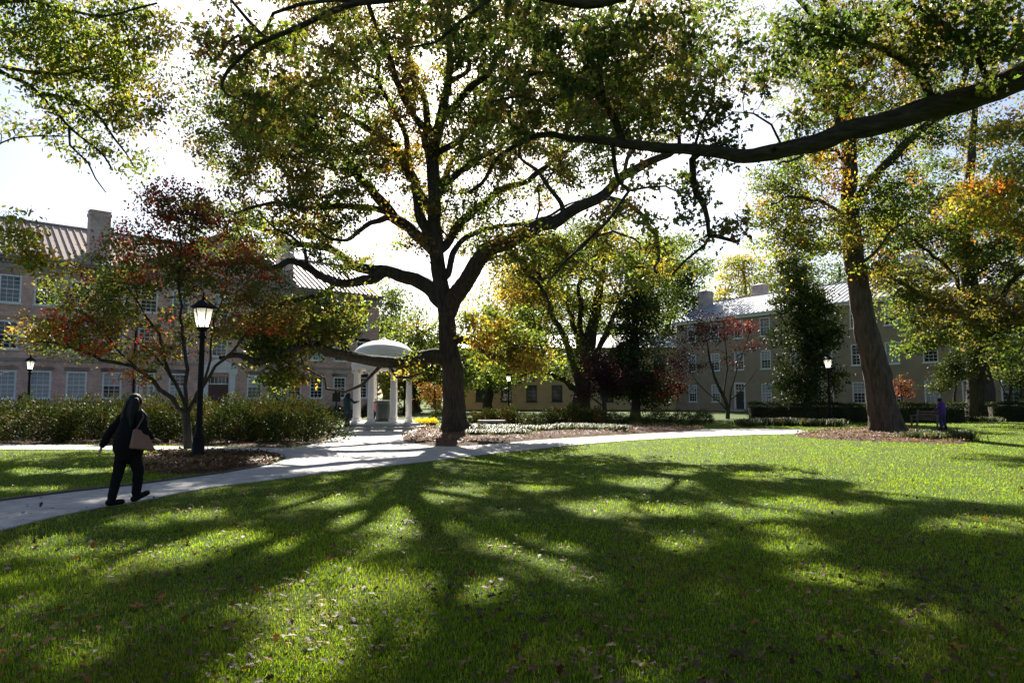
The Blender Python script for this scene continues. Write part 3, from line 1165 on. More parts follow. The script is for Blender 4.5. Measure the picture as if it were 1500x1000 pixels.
# ------------------------------------------------------------------ domed rotunda
RC = P(561, 600, 35.2)
rot = empty('rotunda', (RC.x, RC.y, 0), R(8))
tag(rot, 'white domed rotunda of slender columns over a drinking fountain', 'rotunda')
st = MB()
st.lathe([(2.22, 0), (2.22, .15)], 40)
o = st.build('step', 'granite', rot)
o = MB().lathe([(1.92, .152), (1.92, .31)], 40).build('step', 'granite', rot)
pl = MB().lathe([(1.70, .312), (1.70, .36)], 40).build('floor', 'rotunda', rot)
cm = MB()
cm.lathe([(.21, .362), (.21, .44), (.19, .45), (.205, .50), (.18, .55), (.155, .58), (.152, 1.2), (.145, 2.0), (.125, 2.78), (.13, 2.8), (.15, 2.82), (.13, 2.85), (.165, 2.90)], 24,
         lobes=lambda a, z: (-.05 * (0.5 + 0.5 * math.cos(12 * a)) if .57 < z < 2.79 else 0))
cm.box(-.2, .2, -.2, .2, .3605, .40)
cm.box(-.2, .2, -.2, .2, 2.93, 2.98)
for sx in (-1, 1):
    for sy in (-1, 1):
        cm.lathe([(.06, 2.80), (.075, 2.84), (.075, 2.90), (.05, 2.93)], 10, sx * .14, sy * .14)
colm = cm.mesh('column', 'rotunda', True)
for k in range(8):
    a = 2 * math.pi * (k + .5) / 8
    inst('column', colm, rot, (1.42 * math.cos(a), 1.42 * math.sin(a), 0), (0, 0, a))
en = MB().lathe([(1.24, 2.982), (1.60, 2.982), (1.60, 3.12), (1.63, 3.13), (1.63, 3.30), (1.60, 3.31), (1.60, 3.42), (1.72, 3.50), (1.78, 3.54), (1.78, 3.60), (1.24, 3.60), (1.24, 2.982)], 56, caps=False)
ent = en.build('entablature', 'rotunda', rot)
dm = MB()
prof = [(1.62, 3.602), (1.62, 3.66)] + [(1.56 * math.cos(t_), 3.66 + .86 * math.sin(t_)) for t_ in [i * math.pi / 2 / 10 for i in range(10)]] + [(.12, 4.52), (.12, 4.60), (.04, 4.66)]
dome = dm.lathe(prof, 48).build('dome', 'rotunda', rot)
ft = MB().lathe([(.42, .362), (.42, .45), (.34, .5), (.34, 1.25), (.44, 1.30), (.46, 1.38)], 8)
fnt = ft.build('fountain_pedestal', 'shade', rot, False)
MB().lathe([(.40, 1.382), (.42, 1.44), (.30, 1.44), (.2, 1.40)], 20).build('basin', 'granite', fnt)


# ------------------------------------------------------------------ lamp posts
def lantern_ring(r0, z0, r1, z1, k, n=6, ins=0.0):
    a0, a1 = 2 * math.pi * (k + ins) / n, 2 * math.pi * (k + 1 - ins) / n
    return [(r0 * math.cos(a0), r0 * math.sin(a0), z0), (r0 * math.cos(a1), r0 * math.sin(a1), z0), (r1 * math.cos(a1), r1 * math.sin(a1), z1), (r1 * math.cos(a0), r1 * math.sin(a0), z1)]


LAMP = {}
H0, H1 = 3.50, 4.02
LAMP['base'] = MB().lathe([(.19, 0), (.19, .10), (.165, .13), (.15, .45), (.16, .50), (.13, .58), (.115, .62)], 16).mesh('base', 'black')
LAMP['post'] = MB().lathe([(.088, .60), (.08, 1.2), (.072, 2.4), (.066, 3.18)], 20, lobes=lambda a, z: -.07 * (0.5 + 0.5 * math.cos(10 * a))).mesh('post', 'black', True)
LAMP['collar'] = MB().lathe([(.078, 3.18), (.11, 3.20), (.11, 3.24), (.07, 3.28), (.065, 3.36), (.12, 3.42), (.16, 3.46), (.165, H0)], 16).mesh('collar', 'black')
fr = MB()
for k in range(6):
    a = 2 * math.pi * k / 6
    p0 = Vector((.155 * math.cos(a), .155 * math.sin(a), H0))
    p1 = Vector((.265 * math.cos(a), .265 * math.sin(a), H1))
    fr.capsule(p0, p1, .013, .013, 6)
fr.lathe([(.15, H1 - .015), (.275, H1 - .015), (.275, H1 + .015), (.15, H1 + .015), (.15, H1 - .015)], 6, caps=False)
LAMP['lantern_frame'] = fr.mesh('lantern_frame', 'black', False)
LAMP['roof'] = MB().lathe([(.33, H1 + .017), (.34, H1 + .04), (.27, H1 + .10), (.16, H1 + .19), (.07, H1 + .24), (.05, H1 + .28)], 6).mesh('roof', 'black', False)
LAMP['finial'] = MB().lathe([(.05, H1 + .28), (.06, H1 + .31), (.025, H1 + .34), (.03, H1 + .38), (.005, H1 + .46)], 10).mesh('finial', 'black')
LAMP['bulb'] = MB().lathe([(.02, H0 + .02), (.05, H0 + .10), (.06, H0 + .2), (.05, H0 + .28), (.02, H0 + .33)], 12).mesh('bulb', 'bulb')
panes = []
for k in range(6):
    pb = MB()
    q = lantern_ring(.150, H0 + .002, .258, H1 - .02, k, 6, .04)
    q2 = [(x_ * .97, y_ * .97, z) for x_, y_, z in q]
    pb.add(q + q2, [(0, 1, 2, 3), (7, 6, 5, 4), (0, 4, 5, 1), (1, 5, 6, 2), (2, 6, 7, 3), (3, 7, 4, 0)])
    panes.append(pb.mesh('pane', 'frost'))


def lamp_post(loc, label, rz=0.0, sc=1.0):
    o = empty('lamp_post', loc, rz)
    o.scale = (sc, sc, sc)
    tag(o, label, 'lamp post', 'black lantern lamp posts along the paths')
    for k in ('base', 'post', 'collar'):
        inst(k, LAMP[k], o)
    lf = inst('lantern_frame', LAMP['lantern_frame'], o)
    for p_ in panes:
        inst('pane', p_, lf)
    inst('bulb', LAMP['bulb'], lf)
    rf = inst('roof', LAMP['roof'], o)
    inst('finial', LAMP['finial'], rf)
    return o


lamp_post(G(290, 668), 'nearest and tallest black lamp post in the mulch bed beside the walking person', .2, 1.02)
lamp_post(P(40, 612, 40).xy.to_3d(), 'black lamp post at the far left before the brick hall windows', .1, .92)
g_ = P(492, 618, 41)
sg = empty('sign_post', (g_.x, g_.y, 0), R(20))
tag(sg, 'dark narrow sign post before the brick hall just left of the rotunda', 'sign')
MB().lathe([(.09, 0), (.09, .06), (.05, .09), (.045, 1.9), (.03, 1.93)], 12).build('post', 'black', sg)
MB().box(-.24, .24, -.075, -.05, 1.32, 1.84).build('plate', 'black', sg)
lamp_post(P(745, 600, 50).xy.to_3d(), 'small distant lamp post right of the oak trunk', .5, .78)
lamp_post(P(1216, 619, 42).xy.to_3d(), 'lamp post before the clipped hedge left of the leaning tree', 0, .97)
lamp_post(P(592, 610, 60).xy.to_3d(), 'distant lamp post seen between the rotunda columns', .4, .88)

# ------------------------------------------------------------------ the great oak (centre)
D = 30.0
oak = Tree(5, 'bark')
oak.flare = .45
oak.limb([P(668, 632.5, D), P(667, 616, D), P(665, 590, D), P(663, 560, D), P(660, 520, D), P(656, 480, D), P(650, 440, D), P(645, 405, D), P(641, 370, D), P(638, 330, D),
          P(637, 290, D), P(635, 250, D), P(631, 224, D), P(640, 195, D), P(648, 165, D + .5), P(656, 125, D + 1), P(660, 80, D + 1.5), P(655, 20, D + 2), P(660, -60, D + 2.5)],
         .52, .08, par=-1, power=.62)
br_ = [
    # right main limb, rising towards the viewer
    (30, 24.5, .36, .12, [(655, 462), (668, 430), (690, 397), (712, 371), (742, 357), (776, 338), (820, 320), (850, 305), (882, 288), (915, 262), (945, 240), (985, 225)]),
    (27, 26, .12, .05, [(822, 319), (826, 296), (806, 272), (786, 252), (760, 232)]),
    (28, 26, .10, .04, [(748, 370), (770, 398), (786, 412), (800, 430), (803, 460)]),
    (27.5, 25, .09, .04, [(760, 380), (785, 396), (795, 412), (830, 376), (868, 348), (900, 340), (930, 350)]),
    (26, 22, .10, .04, [(880, 290), (920, 300), (950, 330), (965, 370), (962, 400)]),
    # left main limb
    (30, 31, .34, .22, [(646, 440), (634, 424), (606, 410), (566, 398), (526, 392)]),
    (31, 35, .20, .06, [(526, 392), (511, 383), (487, 367), (460, 359), (430, 356), (400, 340), (370, 330), (340, 300)]),
    (30.5, 25, .22, .07, [(560, 400), (532, 412), (499, 414), (468, 404), (448, 392), (424, 381), (406, 389), (385, 392), (369, 383), (340, 382), (300, 392)]),
    (28, 25, .11, .04, [(492, 416), (472, 431), (442, 440), (418, 441), (385, 450), (350, 470)]),
    (28, 27, .09, .03, [(448, 390), (445, 365), (425, 345), (400, 335), (380, 312)]),
    # upper left limbs
    (30, 35, .26, .08, [(638, 372), (612, 345), (576, 318), (551, 287), (521, 254), (500, 228), (478, 217), (454, 206), (425, 198), (392, 180), (365, 160)]),
    (31, 27, .15, .05, [(576, 318), (545, 304), (520, 303), (496, 303), (466, 306), (436, 305), (410, 298), (385, 300), (350, 312)]),
    (33, 31, .10, .04, [(521, 254), (500, 262), (488, 248), (480, 232)]),
    (30, 27, .13, .05, [(568, 320), (545, 328), (520, 345), (495, 352), (470, 340)]),
    (30, 33, .24, .07, [(626, 352), (614, 306), (604, 266), (586, 228), (560, 206), (528, 182), (504, 168), (470, 160), (430, 140)]),
    (31.5, 30, .16, .05, [(602, 262), (597, 215), (588, 178), (568, 145), (554, 118), (530, 105), (508, 85), (468, 68), (440, 60)]),
    (31, 33, .11, .04, [(554, 118), (553, 88), (536, 60), (524, 24), (515, -20)]),
    (30, 31.5, .17, .05, [(631, 224), (622, 200), (626, 152), (609, 120), (600, 80), (592, 30), (585, -30)]),
    # low left limb sweeping across the rotunda
    (30, 22.5, .30, .07, [(655, 527), (628, 524), (606, 527), (584, 531), (562, 532), (536, 529), (507, 521), (485, 515), (459, 507), (437, 510), (405, 522), (376, 527), (352, 518), (322, 524)]),
    (28.5, 27.5, .10, .03, [(568, 534), (582, 553), (604, 554), (618, 545)]),
    (28, 26, .07, .025, [(549, 546), (529, 561), (507, 570), (480, 568), (470, 552), (452, 535), (440, 520)]),
    (27, 27, .09, .03, [(518, 521), (502, 500), (485, 482), (463, 471), (440, 468), (410, 480)]),
    (25, 24, .08, .03, [(459, 507), (450, 490), (430, 478), (405, 470), (380, 476)]),
    # right low limb
    (30, 27, .19, .08, [(673, 494), (696, 505), (720, 520), (738, 524), (747, 516), (753, 506)]),
    (27, 26, .08, .03, [(753, 506), (768, 508), (788, 514), (797, 520), (783, 528)]),
    (29, 28, .07, .02, [(700, 505), (715, 498), (741, 499), (760, 490)]),
    # right upper limbs
    (30, 32, .15, .05, [(654, 408), (663, 372), (672, 358), (696, 340), (744, 331), (770, 328), (800, 318), (830, 300)]),
    (30, 33.5, .19, .06, [(646, 366), (655, 355), (676, 328), (699, 304), (720, 289), (745, 274), (775, 262), (810, 235), (850, 210), (890, 170)]),
    (30, 34, .17, .05, [(639, 272), (668, 259), (696, 237), (729, 216), (762, 190), (790, 160), (820, 120)]),
    (30.5, 28, .15, .05, [(631, 228), (655, 215), (690, 190), (720, 150), (745, 110), (770, 60)]),
    (30.5, 27, .12, .04, [(655, 120), (688, 100), (675, 70), (660, 40), (632, 0), (620, -40)]),
    (31, 34, .13, .05, [(655, 110), (700, 70), (740, 30), (770, -30), (800, -80)]),
    (31, 24, .16, .05, [(641, 200), (600, 160), (560, 60), (530, -20), (500, -80)]),
    (31, 23, .16, .05, [(648, 170), (700, 120), (760, 40), (800, -40), (860, -90)]),
    (31, 39, .16, .05, [(636, 300), (660, 240), (690, 180), (700, 120), (710, 60)]),
    (31, 39, .16, .05, [(638, 320), (600, 260), (570, 220), (540, 180), (520, 140)]),
]
for y0, y1, r0, r1, pp in br_:
    oak.limb(chain(y0, y1, *pp), r0 * 1.12, r1, wob=.06)
rg = np.random.default_rng(21)
DENS = 2.0
ob = [  # px, py, Y, rx, ry, depth, n
    (560, 120, 30, 210, 130, 7, 190), (740, 110, 30, 200, 130, 7, 170), (640, -60, 30, 260, 110, 8, 120), (470, 240, 30, 130, 90, 5, 110), (800, 220, 29, 140, 80, 5, 100),
    (420, 320, 29, 110, 60, 4, 70), (880, 190, 28, 110, 80, 4, 80), (340, 170, 31, 70, 110, 4, 70), (640, 250, 30, 130, 70, 6, 60), (960, 70, 30, 70, 80, 4, 40), (830, 110, 27, 150, 110, 4, 80), (760, 30, 29, 150, 80, 4, 60), (700, 180, 29, 130, 80, 4, 60), (600, 60, 29, 200, 80, 5, 70), (500, 160, 29, 160, 90, 5, 60), (1040, 60, 29, 70, 80, 3, 26), (930, 150, 27, 110, 110, 3, 40), (540, 350, 29, 90, 50, 3, 30), (760, 380, 28, 80, 40, 3, 24), (390, 200, 30, 90, 80, 4, 60),
    (330, 330, 31, 60, 60, 3, 30), (700, 330, 31, 80, 40, 4, 22),
]
tg = np.concatenate([blob(a, b_, c, d, e, f, n, rg) for a, b_, c, d, e, f, n in ob])
cl = pick_cols(tg, [('dgreen', .16), ('green', .32), ('olive', .28), ('brown', .09), ('lgreen', .10), ('gold', .05)], rg)
ob2 = [(565, 514, 28, 45, 9, .8, 5), (600, 540, 28.5, 25, 14, .8, 5), (470, 470, 26.5, 95, 50, 2.4, 75), (400, 500, 25, 55, 45, 2, 40), (410, 555, 25, 40, 22, 1.2, 8), (560, 450, 29, 60, 40, 2.5, 22), (740, 490, 28, 60, 45, 2, 34), (780, 520, 27, 40, 25, 1.5, 16),
       (850, 370, 26, 110, 50, 3, 44), (930, 340, 24, 70, 60, 2.5, 24), (960, 400, 23.5, 45, 40, 2, 12)]
tg2 = np.concatenate([blob(*q, rg) for q in ob2])
cl = np.concatenate([cl, pick_cols(tg2, [('dgreen', .08), ('green', .30), ('lgreen', .28), ('olive', .20), ('yellow', .10), ('gold', .04)], rg, .6)])
tg = np.concatenate([tg, tg2])
DENS = 1.25
oak.grow(tg, .42, 54, cl, rtip=.013, wig=.16, maxr=.20)
oak.build('oak_tree', 'huge spreading oak with dark forked trunk beside the rotunda', .168, T_DIAMOND)

# ------------------------------------------------------------------ near tree off to the right whose limbs overhang the view
nt_ = Tree(9, 'bark_limb')
nt_.flare = .4
TX, TY = 15.5, 12.0
nt_.limb([(TX, TY, -.1), (TX, TY, 1), (TX - .1, TY, 3), (TX - .2, TY, 5), (TX - .2, TY, 7), (TX, TY + .2, 10), (TX + .3, TY, 13), (TX + .2, TY, 17)], .62, .15, par=-1, power=.8)
S_limb = [np.array((TX - .2, TY, 6.6))] + chain(12.4, 14.6, (1640, 82), (1500, 113), (1450, 133), (1395, 150), (1335, 166), (1270, 186), (1200, 208), (1130, 224), (1090, 229), (1050, 222), (1000, 217),
                                               (915, 213), (882, 207), (834, 204), (819, 195), (786, 199), (759, 207), (744, 222), (720, 240), (713, 262), (687, 282))
nt_.limb(S_limb, .34, .035, wob=.03, seg=.3, rads=[.40, .37, .345, .325, .305, .285, .265, .245, .22, .195, .17, .15, .125, .10, .08, .06, .045, .035])
for y0, y1, r0, r1, pp in [
    (14, 13.4, .095, .03, [(912, 208), (901, 180), (886, 150), (870, 131), (846, 122), (800, 106), (770, 112)]),
    (13.8, 13, .06, .03, [(882, 140), (879, 104), (890, 62), (912, 44), (932, 0), (940, -30)]),
    (13.5, 12.8, .05, .02, [(846, 122), (800, 150), (760, 140), (720, 150)]),
    (14, 14.4, .075, .035, [(1013, 234), (1015, 262), (1018, 282), (1034, 300), (1040, 322), (1038, 344), (1056, 350), (1078, 354)]),
    (14.4, 14.6, .04, .02, [(1038, 344), (1030, 358), (1002, 384), (985, 402)]),
    (14, 14.6, .055, .02, [(895, 214), (899, 236), (901, 251), (907, 266), (921, 280), (890, 322), (862, 352), (828, 382), (801, 415)]),
    (14.5, 15, .03, .015, [(921, 280), (950, 274), (975, 274), (1010, 285)]),
    (12.8, 13, .10, .03, [(1366, 156), (1352, 120), (1334, 96), (1294, 72), (1254, 60), (1214, 32), (1190, 20), (1150, -20)]),
    (13.8, 13.5, .035, .015, [(1020, 214), (1030, 180), (1046, 132), (1050, 104), (1036, 90)]),
    (13.6, 13.4, .035, .015, [(1150, 218), (1130, 185), (1105, 168), (1090, 165)]),
    (12.6, 12, .07, .02, [(1450, 130), (1430, 80), (1390, 40), (1340, 10), (1300, -30)]),
]:
    nt_.limb(chain(y0, y1, *pp), r0, r1, wob=.02, seg=.3)
for i_ in range(16, 16 + 60, 4):
    if i_ < len(nt_.p):
        a_ = nt_.rg.uniform(0, 6.28)
        d_ = np.array([nt_.rg.normal() * .4, math.cos(a_), math.sin(a_)])
        d_ = d_ / np.linalg.norm(d_)
        rr_ = nt_.r[i_]
        nt_.limb([nt_.p[i_], nt_.p[i_] + d_ * (rr_ + nt_.rg.uniform(.02, .16))], rr_ * .45, rr_ * .3, par=i_, seg=.08, wob=.01)
top = [np.array((TX, TY, 8.2)), np.array((11, 11.5, 9.0))] + chain(11.8, 12.6, (1450, -150), (1250, -110), (1100, -70), (960, -25), (900, -2), (856, 8), (800, -4), (740, -18), (640, -12), (565, 0), (520, 4), (478, 18), (436, 39), (394, 57), (370, 69), (349, 85), (331, 106), (318, 130))
nt_.limb(top, .24, .03, wob=.02, power=.9)
for y0, y1, r0, r1, pp in [
    (12.4, 13, .06, .03, [(570, -2), (490, 0), (436, 7), (400, 20), (388, 44), (372, 60)]),
    (12.5, 12, .045, .02, [(384, 50), (364, 27), (346, 10), (325, -15)]),
    (12.5, 13, .04, .015, [(376, 70), (352, 52), (335, 62), (326, 74)]),
    (12.3, 11.5, .05, .02, [(740, -16), (690, 20), (640, 60), (600, 70)]),
]:
    nt_.limb(chain(y0, y1, *pp), r0, r1, wob=.015, seg=.3)
rg = np.random.default_rng(33)
nb = [(820, 120, 13.4, 110, 90, 1.2, 66), (860, 170, 15, 120, 70, 1.2, 40), (980, 130, 14.5, 70, 70, 1, 30), (900, 60, 13, 90, 60, 1.2, 60), (990, 40, 13, 50, 50, 1, 24), (1060, 60, 13, 40, 50, .8, 6), (740, 170, 13.5, 70, 60, 1, 30), (950, 150, 13.6, 60, 60, .9, 34), (1030, 150, 13.6, 60, 60, .8, 30), (1060, 210, 13.8, 60, 40, .6, 16),
      (1010, 290, 14.3, 40, 50, .6, 16), (1060, 330, 14.4, 40, 40, .5, 14), (1120, 110, 13, 40, 60, .8, 8), (1160, 60, 12.8, 60, 60, 1, 28), (1220, 60, 12.8, 70, 70, 1, 46), (1330, 40, 12.5, 90, 60, 1.2, 56),
      (1420, 60, 12, 90, 80, 1.2, 70), (1250, 130, 13, 60, 40, .8, 22), (1480, 30, 12, 70, 70, 1.2, 40), (1180, 170, 13.3, 40, 30, .6, 8), (920, 250, 14.4, 60, 40, .6, 14),
      (380, 90, 12.7, 80, 80, .9, 34), (330, 60, 12.8, 50, 60, .8, 20), (430, 120, 12.8, 80, 70, .8, 26), (520, 60, 12.5, 60, 50, .8, 12), (660, 30, 12, 80, 50, 1, 26), (770, 40, 12.5, 60, 50, .8, 24),
      (380, 180, 13, 60, 50, .8, 22), (1100, -100, 12, 300, 60, 1.5, 60), (700, -90, 12, 250, 50, 1.5, 40), (1600, 60, 12, 90, 90, 1.5, 50), (1600, -150, 11.5, 200, 120, 2, 60)]
tg = np.concatenate([blob(*q, rg) for q in nb])
cl = pick_cols(tg, [('dgreen', .32), ('green', .32), ('olive', .22), ('lgreen', .08), ('brown', .06)], rg, .8)
nt_.grow(tg, .22, 16, cl, rtip=.005, wig=.06, maxr=.12)
nt_.build('oak_tree', 'near oak whose long dark limb reaches in from the upper right edge', .135, T_LOBED, droop=.7)

# ------------------------------------------------------------------ near tree off to the left
lt = Tree(12, 'bark')
lt.flare = .4
lt.limb([(-19, 15, -.1), (-19, 15, 2), (-18.9, 15, 4), (-18.8, 15, 7), (-18.6, 15, 10), (-18.6, 15, 14)], .5, .12, par=-1)
for y0, y1, r0, r1, pp, st_ in [
    (15, 15.5, .12, .03, [(-100, 60), (0, 95), (36, 102), (90, 109), (130, 100)], (-18.8, 15, 7.5)),
    (15, 16, .13, .02, [(-90, 80), (0, 105), (28, 115), (64, 140), (81, 165), (98, 188), (123, 202), (151, 227), (165, 250)], (-18.8, 15, 7.3)),
    (15, 16.5, .06, .015, [(64, 139), (95, 143), (126, 151), (151, 179), (168, 202), (196, 244)], None),
    (15.5, 16, .04, .012, [(100, 190), (104, 216), (129, 238), (140, 260), (155, 282)], None),
    (14.5, 14, .10, .02, [(-90, 0), (0, 2), (50, 1), (90, 14), (134, 21), (171, 24), (196, 11), (230, 5)], (-18.7, 15, 9)),
    (15.5, 15, .06, .012, [(-80, 260), (0, 210), (36, 200), (70, 199), (101, 200)], (-18.8, 15, 5.8)),
    (14.5, 14, .06, .012, [(-60, 360), (0, 335), (20, 345), (40, 372), (60, 395)], (-18.8, 15, 4.6)),
    (15.5, 16, .10, .02, [(-60, -60), (40, -80), (140, -60), (220, -30)], (-18.7, 15, 10)),
]:
    c_ = chain(y0, y1, *pp)
    if st_:
        c_ = [np.array(st_)] + c_
    lt.limb(c_, r0, r1, wob=.02, seg=.3)
rg = np.random.default_rng(43)
DENS = 1.5
lb = [(60, 40, 15, 100, 50, 1.6, 90), (160, 60, 15, 80, 60, 1.4, 70), (190, 120, 15.8, 60, 50, 1.2, 44), (110, 130, 15.5, 70, 50, 1.2, 40), (60, 80, 15, 70, 40, 1.2, 36), (140, 170, 16, 60, 40, 1, 26), (200, 160, 16, 40, 40, .8, 16),
      (110, 210, 16, 60, 30, .8, 12), (180, 230, 16, 50, 30, .8, 8), (30, 170, 15.5, 50, 30, 1, 8), (20, 340, 14.2, 34, 34, .5, 16), (45, 378, 14.2, 22, 26, .4, 10), (215, 30, 15, 60, 40, 1, 30), (120, -80, 15.5, 180, 60, 2, 60), (-60, 100, 15, 60, 120, 1.5, 36)]
tg = np.concatenate([blob(*q, rg) for q in lb])
cl = pick_cols(tg, [('green', .32), ('lgreen', .44), ('olive', .10), ('yellow', .14)], rg, .7)
DENS = 1.25
lt.grow(tg, .27, 22, cl, rtip=.006, wig=.07, maxr=.12)
lt.build('ash_tree', 'bright green tree whose branches hang in at the upper left corner', .115, T_OVAL, droop=.8)

# ------------------------------------------------------------------ leaning tree on the right
D = 31.2
le = Tree(15, 'bark_warm')
le.flare = .5
le.limb([P(1302, 637, D), P(1299, 615, D), P(1293, 590, D), P(1285, 555, D), P(1272, 500, D), P(1259, 435, D), P(1249, 370, D), P(1244, 320, D), P(1244, 260, D), P(1243, 205, D), P(1237, 150, D), P(1225, 100, D), P(1215, 40, D), P(1200, -40, D), P(1210, -140, D)],
        .63, .10, par=-1, power=.72)
for y0, y1, r0, r1, pp in [
    (31, 28, .22, .08, [(1248, 300), (1275, 268), (1310, 228), (1350, 190), (1392, 150), (1420, 90), (1440, 30)]),
    (31, 33, .14, .05, [(1243, 205), (1228, 172), (1205, 150), (1180, 110), (1160, 60)]),
    (31, 29, .10, .04, [(1246, 330), (1226, 308), (1200, 295), (1165, 290), (1130, 300)]),
    (31, 34, .12, .04, [(1240, 160), (1262, 130), (1285, 90), (1300, 30)]),
    (31, 29, .10, .04, [(1251, 395), (1280, 370), (1300, 340), (1330, 325)]),
    (31.2, 27, .10, .04, [(1244, 240), (1215, 220), (1180, 225), (1140, 240)]),
    (31.2, 35, .12, .04, [(1240, 180), (1275, 180), (1320, 150), (1360, 140)]),
]:
    le.limb(chain(y0, y1, *pp), r0, r1, wob=.05)
rg = np.random.default_rng(53)
DENS = 2.0
lb = [(1160, 270, 30, 70, 60, 3, 60), (1200, 350, 30, 60, 40, 2.5, 40), (1140, 330, 29.5, 50, 40, 2, 30), (1290, 310, 30, 60, 60, 3, 56), (1300, 400, 30, 40, 30, 2, 14), (1230, 180, 31, 90, 60, 4, 60), (1320, 200, 31, 80, 70, 4, 60), (1180, 80, 32, 90, 80, 4, 60),
      (1290, 60, 31, 110, 80, 4, 80), (1400, 80, 29, 90, 90, 3, 60), (1230, -80, 31, 180, 90, 6, 80), (1180, 420, 31, 30, 30, 1.5, 8)]
tg = np.concatenate([blob(*q, rg) for q in lb])
cl = pick_cols(tg, [('dgreen', .12), ('green', .30), ('lgreen', .24), ('olive', .14), ('yellow', .12), ('gold', .05), ('orange', .03)], rg)
DENS = 1.25
le.grow(tg, .44, 48, cl, rtip=.013, wig=.15, maxr=.2)
le.build('poplar_tree', 'leaning tree with thick bare brown trunk rising from a mulch bed', .15, T_DIAMOND)

# ------------------------------------------------------------------ stout tree by the hedge, far right
D = 47.5
se = Tree(18, 'bark')
se.flare = .4
se.limb([P(1438, 616, D), P(1437, 600, D), P(1435, 570, D), P(1431, 530, D), P(1426, 480, D), P(1421, 430, D), P(1417, 380, D), P(1416, 330, D), P(1420, 280, D), P(1425, 200, D), P(1430, 120, D)], .85, .12, par=-1, power=.8)
for y0, y1, r0, r1, pp in [
    (47, 43, .30, .08, [(1428, 490), (1405, 455), (1370, 435), (1335, 420), (1300, 400), (1280, 380)]),
    (47, 42, .28, .08, [(1430, 500), (1455, 455), (1475, 420), (1500, 395), (1540, 380)]),
    (47, 50, .22, .07, [(1420, 420), (1450, 370), (1480, 320), (1500, 280)]),
    (47, 50, .22, .07, [(1419, 400), (1390, 350), (1360, 310), (1330, 270)]),
    (47, 44, .18, .06, [(1424, 460), (1395, 400), (1350, 360), (1310, 340)]),
    (47, 43, .18, .06, [(1417, 340), (1450, 290), (1500, 240), (1530, 200)]),
]:
    se.limb(chain(y0, y1, *pp), r0, r1, wob=.08)
rg = np.random.default_rng(63)
lb = [(1330, 430, 44, 60, 50, 3, 60), (1380, 470, 44, 60, 40, 3, 44), (1470, 470, 44, 60, 50, 3, 60), (1420, 380, 46, 120, 60, 5, 90), (1360, 300, 48, 90, 70, 5, 80), (1470, 260, 48, 80, 90, 5, 90), (1540, 380, 46, 80, 120, 5, 60), (1420, 160, 49, 120, 70, 5, 60),
      (1350, 500, 43, 40, 20, 2, 14), (1300, 340, 45, 60, 60, 3, 50), (1440, 320, 44, 70, 60, 3, 60), (1480, 520, 44, 40, 25, 2, 16)]
tg = np.concatenate([blob(*q, rg) for q in lb])
cl = pick_cols(tg, [('dgreen', .27), ('green', .28), ('olive', .33), ('gold', .07), ('brown', .05)], rg, .25)
se.grow(tg, .62, 56, cl, rtip=.018, wig=.2, maxr=.3)
se.build('oak_tree', 'stout dark trunked oak behind the bench at the far right', .24, T_DIAMOND)

# ------------------------------------------------------------------ orange maple branches entering from the right
om = Tree(22, 'bark')
om.limb([(25, 22, -.1), (25, 22, 3), (24.8, 22, 6), (24.6, 22, 9), (24.8, 22, 13)], .3, .08, par=-1)
for r0, pp, st_ in [(.08, [(1600, 210), (1540, 230), (1490, 255), (1440, 290), (1400, 320)], (24.8, 22, 7)), (.07, [(1600, 160), (1540, 180), (1500, 195), (1460, 200)], (24.8, 22, 8)),
                    (.07, [(1600, 330), (1540, 320), (1490, 320), (1450, 335)], (24.9, 22, 5)), (.06, [(1600, 480), (1560, 490), (1510, 500), (1475, 510)], (25, 22, 3))]:
    om.limb([np.array(st_)] + chain(22, 20.5, *pp), r0, .02, wob=.03, seg=.35)
rg = np.random.default_rng(73)
lb = [(1470, 265, 20.6, 50, 40, 1.4, 46), (1425, 315, 20.6, 45, 30, 1.2, 30), (1490, 330, 20.8, 40, 40, 1.2, 30), (1480, 190, 21, 40, 30, 1.2, 26), (1490, 505, 21, 30, 25, 1, 12), (1580, 260, 21, 60, 120, 2, 60)]
tg = np.concatenate([blob(*q, rg) for q in lb])
cl = pick_cols(tg, [('green', .20), ('lgreen', .30), ('yellow', .28), ('gold', .10), ('orange', .11), ('red', .01)], rg, .9)
om.grow(tg, .38, 30, cl, rtip=.007, wig=.08, maxr=.12)
om.build('maple_tree', 'yellow and orange maple foliage entering from the right edge', .13, T_LOBED, droop=.6)

# ------------------------------------------------------------------ red and olive dogwood by the near lamp
D = 21.5
dw = Tree(25, 'bark')
dw.limb([P(276, 660, D), P(275, 640, D), P(273, 620, D), P(272, 604, D)], .13, .11, par=-1, seg=.2, wob=.01)
for y0, y1, r0, r1, pp in [
    (21.5, 20, .075, .025, [(272, 606), (260, 598), (250, 582), (234, 570), (216, 548), (196, 536), (174, 532), (148, 528), (120, 514), (90, 506), (60, 500)]),
    (21.5, 22, .07, .025, [(272, 604), (269, 592), (263, 573), (250, 548), (238, 512), (225, 480), (200, 440), (180, 410)]),
    (21.5, 21, .07, .02, [(273, 606), (272, 564), (275, 540), (270, 500), (264, 450), (262, 400), (265, 350), (255, 310)]),
    (21.5, 22.5, .065, .02, [(274, 610), (284, 590), (298, 563), (316, 536), (340, 515), (364, 485), (394, 458), (420, 440)]),
    (21.5, 23, .05, .02, [(284, 588), (305, 540), (310, 500), (318, 460), (330, 420), (335, 380)]),
    (21, 20.2, .04, .015, [(196, 536), (170, 510), (150, 480), (120, 455), (90, 450)]),
    (21.8, 23.2, .045, .015, [(250, 548), (215, 510), (180, 490), (140, 460)]),
]:
    dw.limb(chain(y0, y1, *pp), r0, r1, wob=.025, seg=.25)
rg = np.random.default_rng(83)
DENS = 1.75
